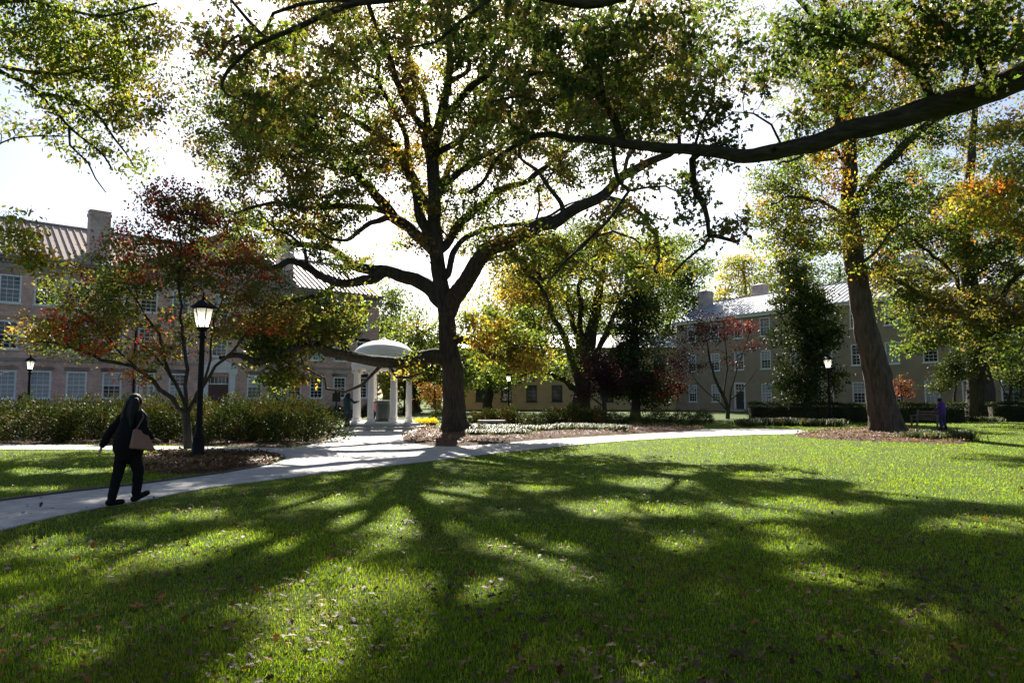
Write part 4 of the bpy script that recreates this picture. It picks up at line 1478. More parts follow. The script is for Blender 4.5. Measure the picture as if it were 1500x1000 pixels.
lb = [(100, 490, 20.6, 80, 40, 1.4, 80), (150, 430, 21.5, 75, 60, 1.8, 90), (230, 380, 21.5, 85, 60, 2, 110), (260, 300, 21.5, 60, 40, 1.6, 60), (310, 440, 22, 90, 60, 2, 100), (250, 480, 21.5, 100, 40, 2, 60), (370, 420, 22.4, 60, 50, 1.6, 44), (420, 470, 22.6, 50, 30, 1.2, 22),
      (210, 515, 21, 60, 22, 1.4, 24), (200, 550, 20.8, 22, 10, .5, 6), (330, 360, 22, 50, 50, 1.5, 40)]
tg = np.concatenate([blob(*q, rg) for q in lb])
up_ = tg[:, 2] + .35 * (tg[:, 0] + 10.5) * np.sign(tg[:, 0] + 10.5) * .3
cl = pick_cols(tg, [('dgreen', .12), ('green', .26), ('olive', .34), ('brown', .12), ('gold', .12), ('red', .04)], rg, .8)
PAL['scarlet'] = (.26, .028, .02)
cr = pick_cols(tg, [('brown', .2), ('maroon', .2), ('red', .25), ('scarlet', .22), ('olive', .13)], rg, .8)
hi_ = rg.uniform(0, 1, len(tg)) < np.clip((tg[:, 2] - 5.2) / 2.2, .05, .8)
cl = np.where(hi_[:, None], cr, cl)
DENS = 1.25
dw.grow(tg, .30, 26, cl, rtip=.006, wig=.08, maxr=.12)
dw.build('dogwood_tree', 'small many stemmed dogwood turning red and olive behind the near lamp', .115, T_DIAMOND)


# ------------------------------------------------------------------ other trees
def simple_tree(name, label, px, pyb, Y, trunk_r, limbs, blobs, pal, leaf, nleaf, crad, seed, bark='bark', mat='leaf', T=T_DIAMOND, group=None, rtip=.02, wig=.2, lean=0):
    t_ = Tree(seed, bark)
    t_.flare = .3
    b0 = P(px, pyb, Y)
    b0.z = -.05
    top_ = limbs[0]
    t_.limb([b0] + [P(a, b_, Y + dy) for a, b_, dy in top_], trunk_r, trunk_r * .25, par=-1, wob=trunk_r * .15)
    for lm in limbs[1:]:
        t_.limb([P(a, b_, Y + dy) for a, b_, dy in lm], trunk_r * .45, trunk_r * .12, wob=trunk_r * .15)
    rg_ = np.random.default_rng(seed * 7 + 1)
    tg_ = np.concatenate([blob(a, b_, Y + dy, rx, ry, rd, n, rg_) for a, b_, dy, rx, ry, rd, n in blobs])
    tg_[:, 2] = np.maximum(tg_[:, 2], .3)
    cl_ = pick_cols(tg_, pal, rg_, 6 / Y)
    t_.grow(tg_, crad, nleaf, cl_, rtip=rtip, wig=wig, maxr=trunk_r * .5)
    return t_.build(name, label, leaf, T, mat, group)


YG = [('dgreen', .12), ('green', .28), ('lgreen', .28), ('olive', .16), ('yellow', .12), ('gold', .04)]
GR = [('dgreen', .4), ('green', .4), ('lgreen', .2)]
DK = [('dgreen', .85), ('green', .15)]
simple_tree('elm_tree', 'fan limbed yellow green tree standing behind the low shrubs in the middle', 852, 606, 56, .75,
            [[(852, 580, 0), (855, 550, 0), (862, 510, 0), (872, 460, 0), (880, 410, 0), (885, 370, 0)],
             [(850, 570, 0), (838, 520, -1), (820, 480, -2), (800, 440, -2), (785, 400, -2)], [(851, 560, 0), (845, 500, 1), (835, 450, 2), (828, 400, 2)],
             [(850, 575, 0), (830, 560, -2), (808, 548, -3), (780, 545, -4), (760, 552, -4)], [(856, 560, 0), (880, 500, -1), (905, 450, -1), (930, 400, -1)],
             [(853, 550, 0), (850, 480, 0), (850, 420, 0), (852, 370, 0)], [(858, 555, 0), (890, 520, 2), (925, 500, 3), (955, 480, 3)]],
            [(780, 400, -2, 60, 50, 4, 60), (850, 370, 0, 80, 40, 4, 60), (930, 390, 0, 60, 50, 4, 55), (770, 470, -3, 60, 45, 3, 50), (810, 520, -4, 50, 35, 3, 36), (740, 520, -4, 45, 40, 3, 34), (900, 450, 0, 60, 40, 4, 40), (960, 440, 2, 40, 50, 3, 30), (850, 440, 2, 60, 40, 4, 40), (780, 440, 0, 50, 50, 4, 40), (830, 350, 0, 70, 40, 4, 40), (920, 350, 2, 60, 40, 4, 40), (980, 390, 4, 40, 50, 3, 30)],
            YG, .24, 62, .95, 31)
simple_tree('holly_tree', 'dark dense evergreen in the shade left of the tan hall', 930, 608, 50, .35,
            [[(930, 560, 0), (930, 500, 0), (930, 440, 0), (932, 400, 0)]],
            [(930, 520, 0, 46, 70, 2.2, 80), (935, 450, 0, 34, 55, 1.8, 56), (945, 570, 0, 50, 32, 2.2, 50), (900, 550, 0, 30, 30, 1.8, 24)], DK, .2, 70, .7, 32, mat='leaf_gloss')
simple_tree('japanese_maple', 'plum red maple low under the fan limbed tree', 885, 611, 47.5, .18,
            [[(885, 590, 0), (880, 565, 0), (870, 540, 0), (862, 520, 0)], [(886, 590, 0), (900, 560, 0), (925, 545, 0), (945, 540, 0)], [(884, 595, 0), (860, 575, 0), (850, 555, 0)]],
            [(872, 535, 0, 30, 24, 1.8, 36), (900, 560, 0, 36, 22, 1.8, 34), (860, 565, 0, 26, 18, 1.4, 18), (960, 565, 1, 32, 24, 1.8, 22)],
            [('plum', .58), ('maroon', .32), ('red', .1)], .16, 44, .5, 33, rtip=.012, mat='leaf_dim')
simple_tree('crape_myrtle', 'sparse red leaved small tree before the tan hall door', 1066, 611, 50, .16,
            [[(1066, 596, 0), (1060, 580, 0), (1050, 560, 0), (1040, 530, 0), (1036, 500, 0)], [(1068, 598, 0), (1072, 570, 0), (1080, 540, 0), (1090, 510, 0), (1100, 480, 0)],
             [(1064, 600, 0), (1050, 585, 0), (1030, 570, 0), (1010, 545, 0)], [(1070, 585, 0), (1095, 560, 0), (1110, 540, 0)], [(1060, 575, 0), (1065, 540, 1), (1062, 500, 1), (1060, 470, 1)]],
            [(1020, 490, 0, 45, 25, 2, 46), (1000, 530, 0, 40, 30, 2, 40), (1085, 478, 0, 30, 12, 1, 20), (1060, 500, 0, 55, 40, 2, 24), (985, 560, 0, 30, 30, 1.5, 30), (1110, 505, 0, 18, 8, 1, 8), (1040, 470, 0, 40, 14, 1.5, 18)],
            [('plum', .50), ('maroon', .36), ('red', .14)], .15, 24, .45, 34, rtip=.011, mat='leaf_dim')
simple_tree('magnolia_tree', 'tall dark glossy magnolia before the tan hall left of the lamp', 1182, 608, 46.5, .3,
            [[(1182, 580, 0), (1181, 540, 0), (1178, 480, 0), (1172, 420, 0), (1165, 375, 0)]],
            [(1180, 560, 0, 50, 38, 2.3, 110), (1178, 500, 0, 50, 40, 2.3, 110), (1172, 440, 0, 42, 40, 2, 90), (1165, 390, 0, 30, 32, 1.5, 46), (1205, 470, 0, 30, 50, 1.6, 44)],
            [('dgreen', .55), ('green', .3), ('lgreen', .15)], .2, 46, .48, 35, mat='leaf_gloss')
simple_tree('young_maple', 'little rust leaved tree behind the leaning trunk', 1322, 612, 45, .09,
            [[(1322, 590, 0), (1320, 575, 0), (1318, 560, 0)]], [(1318, 562, 0, 20, 14, .8, 22), (1330, 575, 0, 16, 12, .7, 8)], [('brown', .4), ('orange', .3), ('red', .3)], .13, 22, .35, 36, rtip=.01, mat='leaf_dim')
simple_tree('holly_tree', 'small pale glinting holly just left of the stout oak trunk', 1396, 614, 46, .12,
            [[(1398, 590, 0), (1400, 560, 0), (1404, 530, 0)]], [(1395, 545, 0, 22, 18, 1, 34), (1405, 525, 0, 22, 14, 1, 24), (1385, 565, 0, 16, 10, .8, 14)], [('green', .6), ('lgreen', .4)], .16, 40, .4, 37, mat='leaf_gloss', rtip=.012)
simple_tree('dogwood_tree', 'dim small tree in the shade at the right edge', 1478, 612, 48, .14,
            [[(1478, 590, 0), (1482, 560, 0), (1478, 535, 0)], [(1478, 590, 0), (1465, 560, 0), (1458, 540, 0)]], [(1475, 540, 0, 40, 26, 1.5, 50), (1500, 570, 0, 26, 24, 1.3, 24)], [('dgreen', .7), ('green', .3)], .16, 36, .5, 38, rtip=.012)
simple_tree('young_maple', 'little orange and pink maple seen between rotunda and oak trunk', 638, 612, 52, .10,
            [[(638, 590, 0), (637, 575, 0), (636, 560, 0)]], [(634, 573, 0, 20, 14, 1, 30), (640, 590, 0, 18, 10, 1, 12)], [('gold', .4), ('orange', .35), ('red', .1), ('lgreen', .15)], .16, 28, .45, 39, rtip=.01, mat='leaf_dim')
far = [
    ('far green tree rising behind the rotunda dome', 610, 604, 70, [(612, 500, 0, 45, 45, 4, 60), (590, 560, 0, 40, 30, 3, 44), (660, 540, 0, 40, 50, 4, 50)], GR),
    ('far yellow green tree behind the oak trunk on its right', 715, 602, 76, [(720, 535, 0, 55, 45, 4, 44), (710, 470, 0, 50, 40, 4, 30), (760, 420, 2, 60, 45, 4, 36)], [('dgreen', .1), ('green', .35), ('lgreen', .3), ('olive', .15), ('yellow', .1)]),
    ('far leafy tree filling the gap left of the tan hall', 975, 600, 88, [(985, 450, 0, 60, 60, 5, 80), (1000, 385, 0, 50, 40, 4, 40), (960, 520, 0, 60, 50, 5, 70), (1010, 410, 0, 35, 35, 4, 30), (985, 560, 0, 50, 30, 4, 40)], GR),
    ('far pale yellow tree above the tan hall roof', 1095, 595, 104, [(1090, 400, 0, 45, 32, 5, 46), (1060, 430, 0, 30, 25, 4, 20), (1125, 430, 0, 40, 30, 4, 34)], [('lgreen', .5), ('yellow', .4), ('green', .1)]),
    ('far tree rising above the tan hall beyond the leaning trunk', 1230, 595, 96, [(1230, 420, 0, 60, 40, 5, 60), (1300, 400, 0, 60, 50, 5, 60), (1170, 420, 0, 40, 40, 4, 30)], GR),
    ('far tree rising above the tan hall at the right edge', 1420, 595, 84, [(1420, 400, 0, 70, 60, 5, 70), (1500, 390, 0, 60, 70, 5, 60)], GR),
    ('far dense tree closing the view behind the far stucco building', 800, 598, 110, [(800, 480, 0, 90, 60, 6, 110), (880, 500, 0, 80, 60, 6, 90), (720, 520, 0, 60, 45, 5, 60)], GR),
    ('far tree behind the right end of the brick hall', 565, 604, 84, [(560, 520, 0, 34, 60, 4, 60), (575, 450, 0, 30, 40, 4, 30)], GR),
    ('far tree closing the gap between columns and oak trunk', 640, 602, 92, [(640, 565, 0, 60, 30, 4, 60), (690, 575, 0, 40, 22, 4, 34)], YG),
]
for i, (lab, px, pyb, Y, bl, pal) in enumerate(far):
    c0 = bl[0]
    simple_tree('background_tree', lab, px, pyb, Y, .5, [[(px, 570, 0), (px, (570 + c0[1]) / 2, 0), (c0[0], c0[1], 0), (c0[0], c0[1] - c0[4] * .7, 0)],
                [(px, 560, 0), ((px + bl[1][0]) / 2, (560 + bl[1][1]) / 2, 0), (bl[1][0], bl[1][1], 0)]],
                bl, pal, .36, 62, 1.3, 60 + i, group='trees standing far back', rtip=.03, wig=.3)

# unseen oaks added behind the viewpoint to block sky light and deepen shade
bt = Tree(91, 'bark')
bt.flare = .4
bt.limb([(0, 0, -.05), (0, 0, 2), (.1, 0, 4.5), (0, .2, 8), (.2, 0, 12), (0, 0, 16)], .5, .1, par=-1)
for k in range(9):
    a = k * 2.4
    z = 4.5 + k * 1.0
    L = 5.2 - .25 * k
    bt.limb([(0, 0, z), (L * .4 * math.cos(a), L * .4 * math.sin(a), z + .9), (L * math.cos(a), L * math.sin(a), z + 1.9)], .16, .05, wob=.08)
rg = np.random.default_rng(92)
d = unit(rg.normal(size=(420, 3))) * (rg.uniform(.05, 1, 420) ** .4)[:, None]
tg = d * np.array([6.6, 6.6, 6.2]) + np.array([0, 0, 11.5])
bt._grow(tg, .7, 44, pick_cols(tg, [('dgreen', .2), ('green', .4), ('olive', .4)], rg, .3), .014, .2, .2, .12)
b1 = bt.build('oak_tree', 'unseen leafy oak added behind the viewpoint to deepen the shade, leftmost', .26, T_DIAMOND, group='unseen oaks added to deepen the shade')
b1.location = (-13.5, -6.5, 0)
for x_, y_, rz, lab in ((.5, -11.5, 1.3, 'unseen leafy oak added behind the viewpoint to deepen the shade, middle'), (13.5, -7.5, 2.9, 'unseen leafy oak added behind the viewpoint to deepen the shade, rightmost')):
    o = b1.copy()
    col.objects.link(o)
    o.location, o.rotation_euler = (x_, y_, 0), (0, 0, rz)
    o['label'] = lab
    for ch in b1.children:
        c_ = ch.copy()
        col.objects.link(c_)
        c_.parent = o

# ------------------------------------------------------------------ shrubs, hedges, tufts
def dome_points(n, rx, ry, h, rg_, shell=.45):
    d = unit(rg_.normal(size=(n, 3)))
    d[:, 2] = np.abs(d[:, 2])
    ph = rg_.uniform(0, 6.28, 6)
    bump = 1 + .16 * np.sin(d[:, 0] * 6 + ph[0]) * np.cos(d[:, 1] * 5 + ph[1]) + .13 * np.sin(d[:, 0] * 11 + ph[2] + d[:, 2] * 7) + rg_.normal(size=n) * .05
    rr = (rg_.uniform(shell, 1, n) ** .6) * bump
    q = d * rr[:, None] * np.array([rx, ry, h])
    q[:, 2] = np.maximum(q[:, 2], .03)
    return q


def shrub_meshes(seed, rx, ry, h, n, leaf, pal, mat='leaf', T=T_DIAMOND):
    rg_ = np.random.default_rng(seed)
    q = dome_points(n, rx, ry, h, rg_)
    cl_ = pick_cols(q, pal, rg_, 1.2) * rg_.uniform(.7, 1.3, n)[:, None]
    dirs = unit(q + np.array([0, 0, .2]))
    fm = leaf_mesh('foliage', q, leaf * rg_.uniform(.6, 1.3, n), cl_, T, mat, droop=-.2, rg=rg_, dirs=dirs)
    sm = MB()
    for k in range(9):
        a = rg_.uniform(0, 6.28)
        sm.capsule((rg_.normal() * .06, rg_.normal() * .06, -.05), (rx * .55 * math.cos(a), ry * .55 * math.sin(a), h * rg_.uniform(.5, .8)), .022, .008, 5)
    return fm, sm.mesh('stem', 'bark')


def shrub(name, meshes, loc, label, rz=0, sc=(1, 1, 1), group=None, cat='shrub'):
    o = empty(name, loc, rz)
    o.scale = sc
    tag(o, label, cat, group)
    inst('foliage', meshes[0], o)
    if meshes[1]:
        inst('stem', meshes[1], o)
    return o


OLV = [('dgreen', .42), ('green', .30), ('olive', .20), ('lgreen', .06), ('brown', .04)]
SH = [shrub_meshes(101 + k, 1.7, 1.25, 1.42, 5200, .095, OLV, 'leaf_gloss', T_DIAMOND) for k in range(3)]
OLY = [('dgreen', .36), ('green', .30), ('olive', .24), ('brown', .08), ('lgreen', .02)]
SHY = [shrub_meshes(111 + k, 1.7, 1.25, 1.42, 5200, .10, OLY, 'leaf_gloss') for k in range(2)]
front = [(-110, 'y'), (-20, 'y'), (62, 'y'), (140, 'y'), (212, 'd'), (282, 'd'), (340, 'd'), (395, 'd'), (446, 'd')]
names_f = ['shrub cut by the left frame edge, first of the front row', 'low olive shrub at the left edge below the far left lamp post', 'pale olive shrub between the far left lamp and the walking person', 'yellowish shrub just behind the walking person',
           'dark shrub between the walking person and the near lamp', 'dark shrub directly behind the near lamp post and dogwood stems', 'dark shrub just right of the near lamp post', 'dark shrub second from the right end of the leafy bed',
           'dark rounded shrub at the right end of the leafy bed by the path']
for i, ((px, kd), lab) in enumerate(zip(front, names_f)):
    g_ = P(px, 640, 25.2 + (i % 2) * .5)
    ms = SHY[i % 2] if kd == 'y' else SH[i % 3]
    shrub('shrub', ms, (g_.x, g_.y, .05), lab, i * 1.3, (1, 1, (.86 if i < 2 else 1.0) + .06 * math.sin(i * 2.1)), 'shrubs of the leafy bed left of the rotunda')
back = [(30, 'y'), (110, 'd'), (180, 'y'), (250, 'd'), (315, 'd'), (375, 'd'), (430, 'd')]
for i, (px, kd) in enumerate(back):
    g_ = P(px, 640, 28.2)
    ms = SHY[i % 2] if kd == 'y' else SH[(i + 1) % 3]
    shrub('shrub', ms, (g_.x, g_.y, .05), ['back row shrub, leftmost, behind the olive shrubs', 'back row shrub, second from the left', 'back row shrub, third from the left, behind the walking person', 'back row shrub in the middle, behind the dogwood stems',
                                          'back row shrub, third from the right, behind the near lamp', 'back row shrub, second from the right', 'back row shrub, rightmost, nearest the rotunda'][i], i * 2.2 + .4, (1.05, 1.05, 1.08), 'shrubs of the leafy bed left of the rotunda')
lowm = shrub_meshes(131, 1.5, .8, .8, 2600, .09, DK, 'leaf_gloss')
for i, px in enumerate((470, 500, 540, 580)):
    g_ = P(px, 610, 50.5 + i * 3.2)
    shrub('shrub', lowm, (g_.x, g_.y, 0), ['dark low shrub at the foot of the brick hall, first left of the lamp post', 'dark low shrub at the foot of the brick hall behind the lamp post', 'dark low shrub behind the left rotunda columns', 'dark low shrub behind the right rotunda columns'][i],
          i, (1.2, 1, 1.1), 'low shrubs along the brick hall')

# mixed planting right of the oak
LAV = [('tan', .16), ('olive', .34), ('dgreen', .3), ('green', .2)]
lav = [shrub_meshes(141 + k, 1.1, .9, .95, 3600, .11, LAV, 'leaf_gloss') for k in range(2)]
mix = [(712, 35.6, 0, .75, 'pale feathery shrub right behind the stone bench'), (742, 36.0, 1, .85, 'pale feathery shrub right of the stone bench'), (775, 37, 'd', .75, 'small dark green shrub between feathery shrubs and golden shrub'), (806, 38, 'y', .95, 'light green shrub in front of the far stucco building'),
       (838, 38.5, 0, .9, 'feathery shrub left of the fan limbed tree trunk'), (868, 39, 1, .8, 'feathery shrub under the plum maple'), (900, 40, 'd', .8, 'dark shrub below the plum maple, left one'), (932, 40, 'd', .75, 'dark shrub below the dark evergreen, middle one'), (965, 41, 'd', .9, 'dark shrub at the bed end, left of the tan hall'), (1000, 42, 'd', .8, 'dark rounded shrub below the red leaved tree'), (1030, 44, 'd', .8, 'dark shrub left of the tan hall door')]
for i, (px, Y, kd, s_, lab) in enumerate(mix):
    Y -= 2.0
    s_ *= 1.25 if isinstance(kd, int) else 1.0
    g_ = P(px, 620, Y)
    ms = lav[kd] if isinstance(kd, int) else (SH[i % 3] if kd == 'd' else SHY[i % 2])
    f_ = 1.0 if isinstance(kd, int) else .68
    shrub('shrub', ms, (g_.x, g_.y, .02), lab, i * 1.7, (s_ * f_ * 1.15, s_ * f_, s_ * f_), 'mixed shrubs behind the oak bed')
g_ = P(648, 615, 44)
shrub('shrub', SH[1], (g_.x, g_.y, 0), 'dark clipped shrub just left of the oak trunk', .3, (.55, .6, .75))


# blade tufts
def tuft_mesh(seed, n, r, L, pal):
    rg_ = np.random.default_rng(seed)
    a = rg_.uniform(0, 6.28, n)
    b0 = np.stack([rg_.normal(size=n) * r * .45, rg_.normal(size=n) * r * .3, np.zeros(n)], 1)
    ll = L * rg_.uniform(.6, 1.2, n)
    out = rg_.uniform(.3, .9, n)
    d = np.stack([np.cos(a), np.sin(a), np.zeros(n)], 1)
    sd = np.stack([-np.sin(a), np.cos(a), np.zeros(n)], 1) * .009
    m1 = b0 + d * (ll * out * .35)[:, None] + np.array([0, 0, 1]) * (ll * .75)[:, None]
    tp = b0 + d * (ll * out)[:, None] + np.array([0, 0, 1]) * (ll * (1 - .75 * out))[:, None]
    V = np.stack([b0 - sd, b0 + sd, m1 + sd, m1 - sd, tp], 1).reshape(-1, 3)
    k = np.arange(n)[:, None] * 5
    c_ = pick_cols(b0, pal, rg_, 2) * rg_.uniform(.7, 1.3, n)[:, None]
    return np_mesh('blades', V, [k + np.array([[0, 1, 2, 3]]), k + np.array([[3, 2, 4]])], 'leaf_dim', np.repeat(c_, 5, 0))


TF = [tuft_mesh(151 + k, 420, .55, .34, [('dgreen', .45), ('green', .38), ('olive', .15), ('tan', .02)]) for k in range(3)]
spots = [(700, 633, 1.0), (722, 636, 1.1), (745, 634, 1.0), (770, 636, 1.0), (795, 635, .9), (815, 634, 1.0), (840, 633, 1.1), (866, 633, 1.0), (890, 632, .9), (905, 634, .9), (732, 641, .9), (758, 640, .8), (700, 641, .8),
         (1095, 624, 1.3), (1120, 623, 1.4), (1145, 623, 1.4), (1170, 623.5, 1.4), (1195, 624, 1.3), (1222, 624, 1.3), (1345, 644, 1.0), (1358, 642, 1.1), (1372, 644, 1.0), (1386, 643, 1.1), (1398, 641, 1.0), (1412, 645, .9),
         (1425, 618, 1.1), (1450, 618, 1.1), (600, 627.5, .7), (612, 627, .7)]
ORD = ['first', 'second', 'third', 'fourth', 'fifth', 'sixth', 'seventh', 'eighth', 'ninth', 'tenth', 'eleventh', 'twelfth', 'thirteenth']


def tuft_label(i):
    if i < 13:
        return ORD[i] + ' arching grass tuft of the mulch bed right of the oak trunk' if i < 10 else ORD[i - 10] + ' front grass tuft of the mulch bed right of the oak trunk'
    if i < 19:
        return ORD[i - 13] + ' grass tuft from the left in the strip before the clipped hedge'
    if i < 25:
        return ORD[i - 19] + ' grass tuft from the left beside the leaning tree mulch'
    if i < 27:
        return ('left' if i == 25 else 'right') + ' grass tuft at the foot of the stout oak'
    return ('left' if i == 27 else 'right') + ' low tuft before the rotunda steps left of the oak trunk'


for i, (px, py, s_) in enumerate(spots):
    g_ = G(px, py)
    o = inst('grass_tuft', TF[i % 3], None, (g_.x, g_.y, .03 if i > 12 else .11), (0, 0, i * 1.1), (s_ * 1.25, s_ * 1.25, s_))
    tag(o, tuft_label(i), 'grass tuft', 'arching grass tufts edging the beds')

# clipped hedges
def hedge_mesh(seed, L, W, H, n, leaf, pal):
    rg_ = np.random.default_rng(seed)
    q = rg_.uniform(0, 1, (n, 3)) * np.array([L, W, H])
    f = rg_.integers(0, 10, n)
    q[f < 4, 2] = H
    q[(f >= 4) & (f < 8), 1] = 0
    q[f == 8, 1] = W
    q += rg_.normal(size=(n, 3)) * .045
    q[:, 2] += .05 * np.sin(q[:, 0] * 1.7) + .03 * np.sin(q[:, 0] * 5)
    q[:, 2] = np.maximum(q[:, 2], .02)
    dirs = np.zeros((n, 3))
    dirs[:, 2] = .5
    dirs[:, 1] = -.4
    c_ = pick_cols(q, pal, rg_, 1) * rg_.uniform(.7, 1.3, n)[:, None]
    return leaf_mesh('foliage', q, leaf * rg_.uniform(.6, 1.3, n), c_, T_DIAMOND, 'leaf_gloss', droop=-.2, rg=rg_, dirs=dirs)


for pa, pb, Y0, Y1, lab, sd in ((1098, 1275, 44.5, 43.5, 'clipped dark hedge left of the leaning trunk before the tan hall', 161), (1292, 1418, 43.5, 43, 'clipped dark hedge right of the leaning trunk behind the bench', 162), (1452, 1640, 45, 43, 'clipped dark hedge right of the stout oak at the frame edge', 163)):
    a, b_ = P(pa, 600, Y0), P(pb, 600, Y1)
    L = (b_ - a).xy.length
    o = empty('hedge', (a.x, a.y, 0), math.atan2(b_.y - a.y, b_.x - a.x))
    tag(o, lab, 'hedge', 'clipped hedges before the tan hall')
    inst('foliage', hedge_mesh(sd, L, 1.1, 1.12, int(L * 1300), .10, [('dgreen', .7), ('green', .3)]), o)
    MB().box(.12, L - .12, .15, .95, 0, .95).build('twig_core', 'bark', o)

# potted yellow flowers by the rotunda
fl_m = None
for i, (px, py) in enumerate(((612, 627), (624, 626.5), (634, 626))):
    g_ = G(px, py)
    o = empty('flower_pot', (g_.x, g_.y, 0))
    tag(o, ['left', 'middle', 'right'][i] + ' pot of yellow chrysanthemums on the paving by the rotunda', 'flowers', 'pots of yellow chrysanthemums')
    if fl_m is None:
        PAL['mum'] = (.40, .29, .02)
        fl_m = shrub_meshes(171, .30, .30, .26, 700, .06, [('mum', .75), ('green', .25)], 'leaf')[0]
        pot_m = MB().lathe([(.13, 0), (.18, .2), (.2, .22), (.2, .26), (.17, .26)], 16).mesh('pot', 'bag_dark')
    inst('pot', pot_m, o)
    inst('blooms', fl_m, o, (0, 0, .22))['kind'] = 'stuff'

# benches
g_ = P(720, 622, 31.3)
bn = empty('stone_bench', (g_.x, g_.y, .08), R(4))
tag(bn, 'pale stone bench right of the oak trunk', 'bench')
MB().box(-.62, .62, -.2, .2, .38, .48).build('seat', 'granite', bn)
for sx in (-1, 1):
    MB().box(sx * .42 - .1, sx * .42 + .1, -.16, .16, 0, .378).build('leg', 'granite', bn)
g_ = G(1358, 627)
wb = empty('wooden_bench', (g_.x, g_.y, 0), R(118))
tag(wb, 'weathered slatted wooden bench right of the leaning trunk', 'bench')
sm_ = MB().box(-.75, .75, -.045, .045, 0, .03).mesh('seat_slat', 'wood')
for k in range(5):
    inst('seat_slat', sm_, wb, (0, -.22 + k * .11, .43))
for k in range(3):
    inst('back_slat', sm_, wb, (0, -.28 - .04 * k, .55 + k * .14), (R(80), 0, 0))
for sx in (-1, 1):
    MB().box(sx * .66 - .035, sx * .66 + .035, .18, .25, 0, .62).build('leg', 'wood', wb)
    MB().add([(sx * .66 - .035, -.24, 0), (sx * .66 + .035, -.24, 0), (sx * .66 + .035, -.17, 0), (sx * .66 - .035, -.17, 0), (sx * .66 - .035, -.42, .95), (sx * .66 + .035, -.42, .95), (sx * .66 + .035, -.36, .95), (sx * .66 - .035, -.36, .95)],
             [(0, 3, 2, 1), (4, 5, 6, 7), (0, 1, 5, 4), (1, 2, 6, 5), (2, 3, 7, 6), (3, 0, 4, 7)]).build('leg', 'wood', wb, False)
    MB().box(sx * .66 - .045, sx * .66 + .045, -.30, .29, .622, .66).build('armrest', 'wood', wb)

# ------------------------------------------------------------------ people
def remeshed(mb, name, mat, parent, vox, smooth_it=6):
    o = mb.build(name, mat, parent, True)
    m = o.modifiers.new('remesh', 'REMESH')
    m.mode = 'VOXEL'
    m.voxel_size = vox
    m.use_smooth_shade = True
    if smooth_it:
        s_ = o.modifiers.new('smooth', 'SMOOTH')
        s_.iterations = smooth_it
        s_.factor = .5
    return o


def limb_chain(mb, pts, rads, n=12, sq=1.0):
    for (a, b_), (ra, rb) in zip(zip(pts[:-1], pts[1:]), zip(rads[:-1], rads[1:])):
        mb.capsule(a, b_, ra, rb, n, sq)


def hand(mb, wrist, d, palm_n, side, k=1.0):
    """palm with five bent fingers; d = pointing direction, palm_n = palm facing"""
    d, palm_n = Vector(d).normalized(), Vector(palm_n).normalized()
    x_ = d.cross(palm_n).normalized() * side
    w_ = Vector(wrist)
    for o_ in (-.024, -.008, .008, .024):
        mb.capsule(w_ + x_ * o_ * .6 * k, w_ + d * .085 * k + x_ * o_ * k, .014 * k, .012 * k, 8)
    for o_, L in ((-.030, .062), (-.010, .076), (.010, .080), (.029, .070)):
        b0 = w_ + d * .085 * k + x_ * o_ * k
        b1 = b0 + (d + palm_n * .25).normalized() * L * .55 * k
        b2 = b1 + (d * .6 + palm_n * .8).normalized() * L * .5 * k
        limb_chain(mb, [b0, b1, b2], [.0095 * k, .0088 * k, .0075 * k], 8)
    t0 = w_ + d * .02 * k + x_ * .028 * k
    t1 = t0 + (d * .6 + x_ * .9).normalized() * .04 * k
    t2 = t1 + (d * .9 + x_ * .3 + palm_n * .3).normalized() * .035 * k
    limb_chain(mb, [t0, t1, t2], [.013 * k, .011 * k, .009 * k], 8)


def fold(o, k):
    tx = bpy.data.textures.get('folds') or bpy.data.textures.new('folds', 'CLOUDS')
    tx.noise_scale = .11
    tx.noise_depth = 3
    m = o.modifiers.new('folds', 'DISPLACE')
    m.texture = tx
    m.strength = k
    m.mid_level = .5
    return o


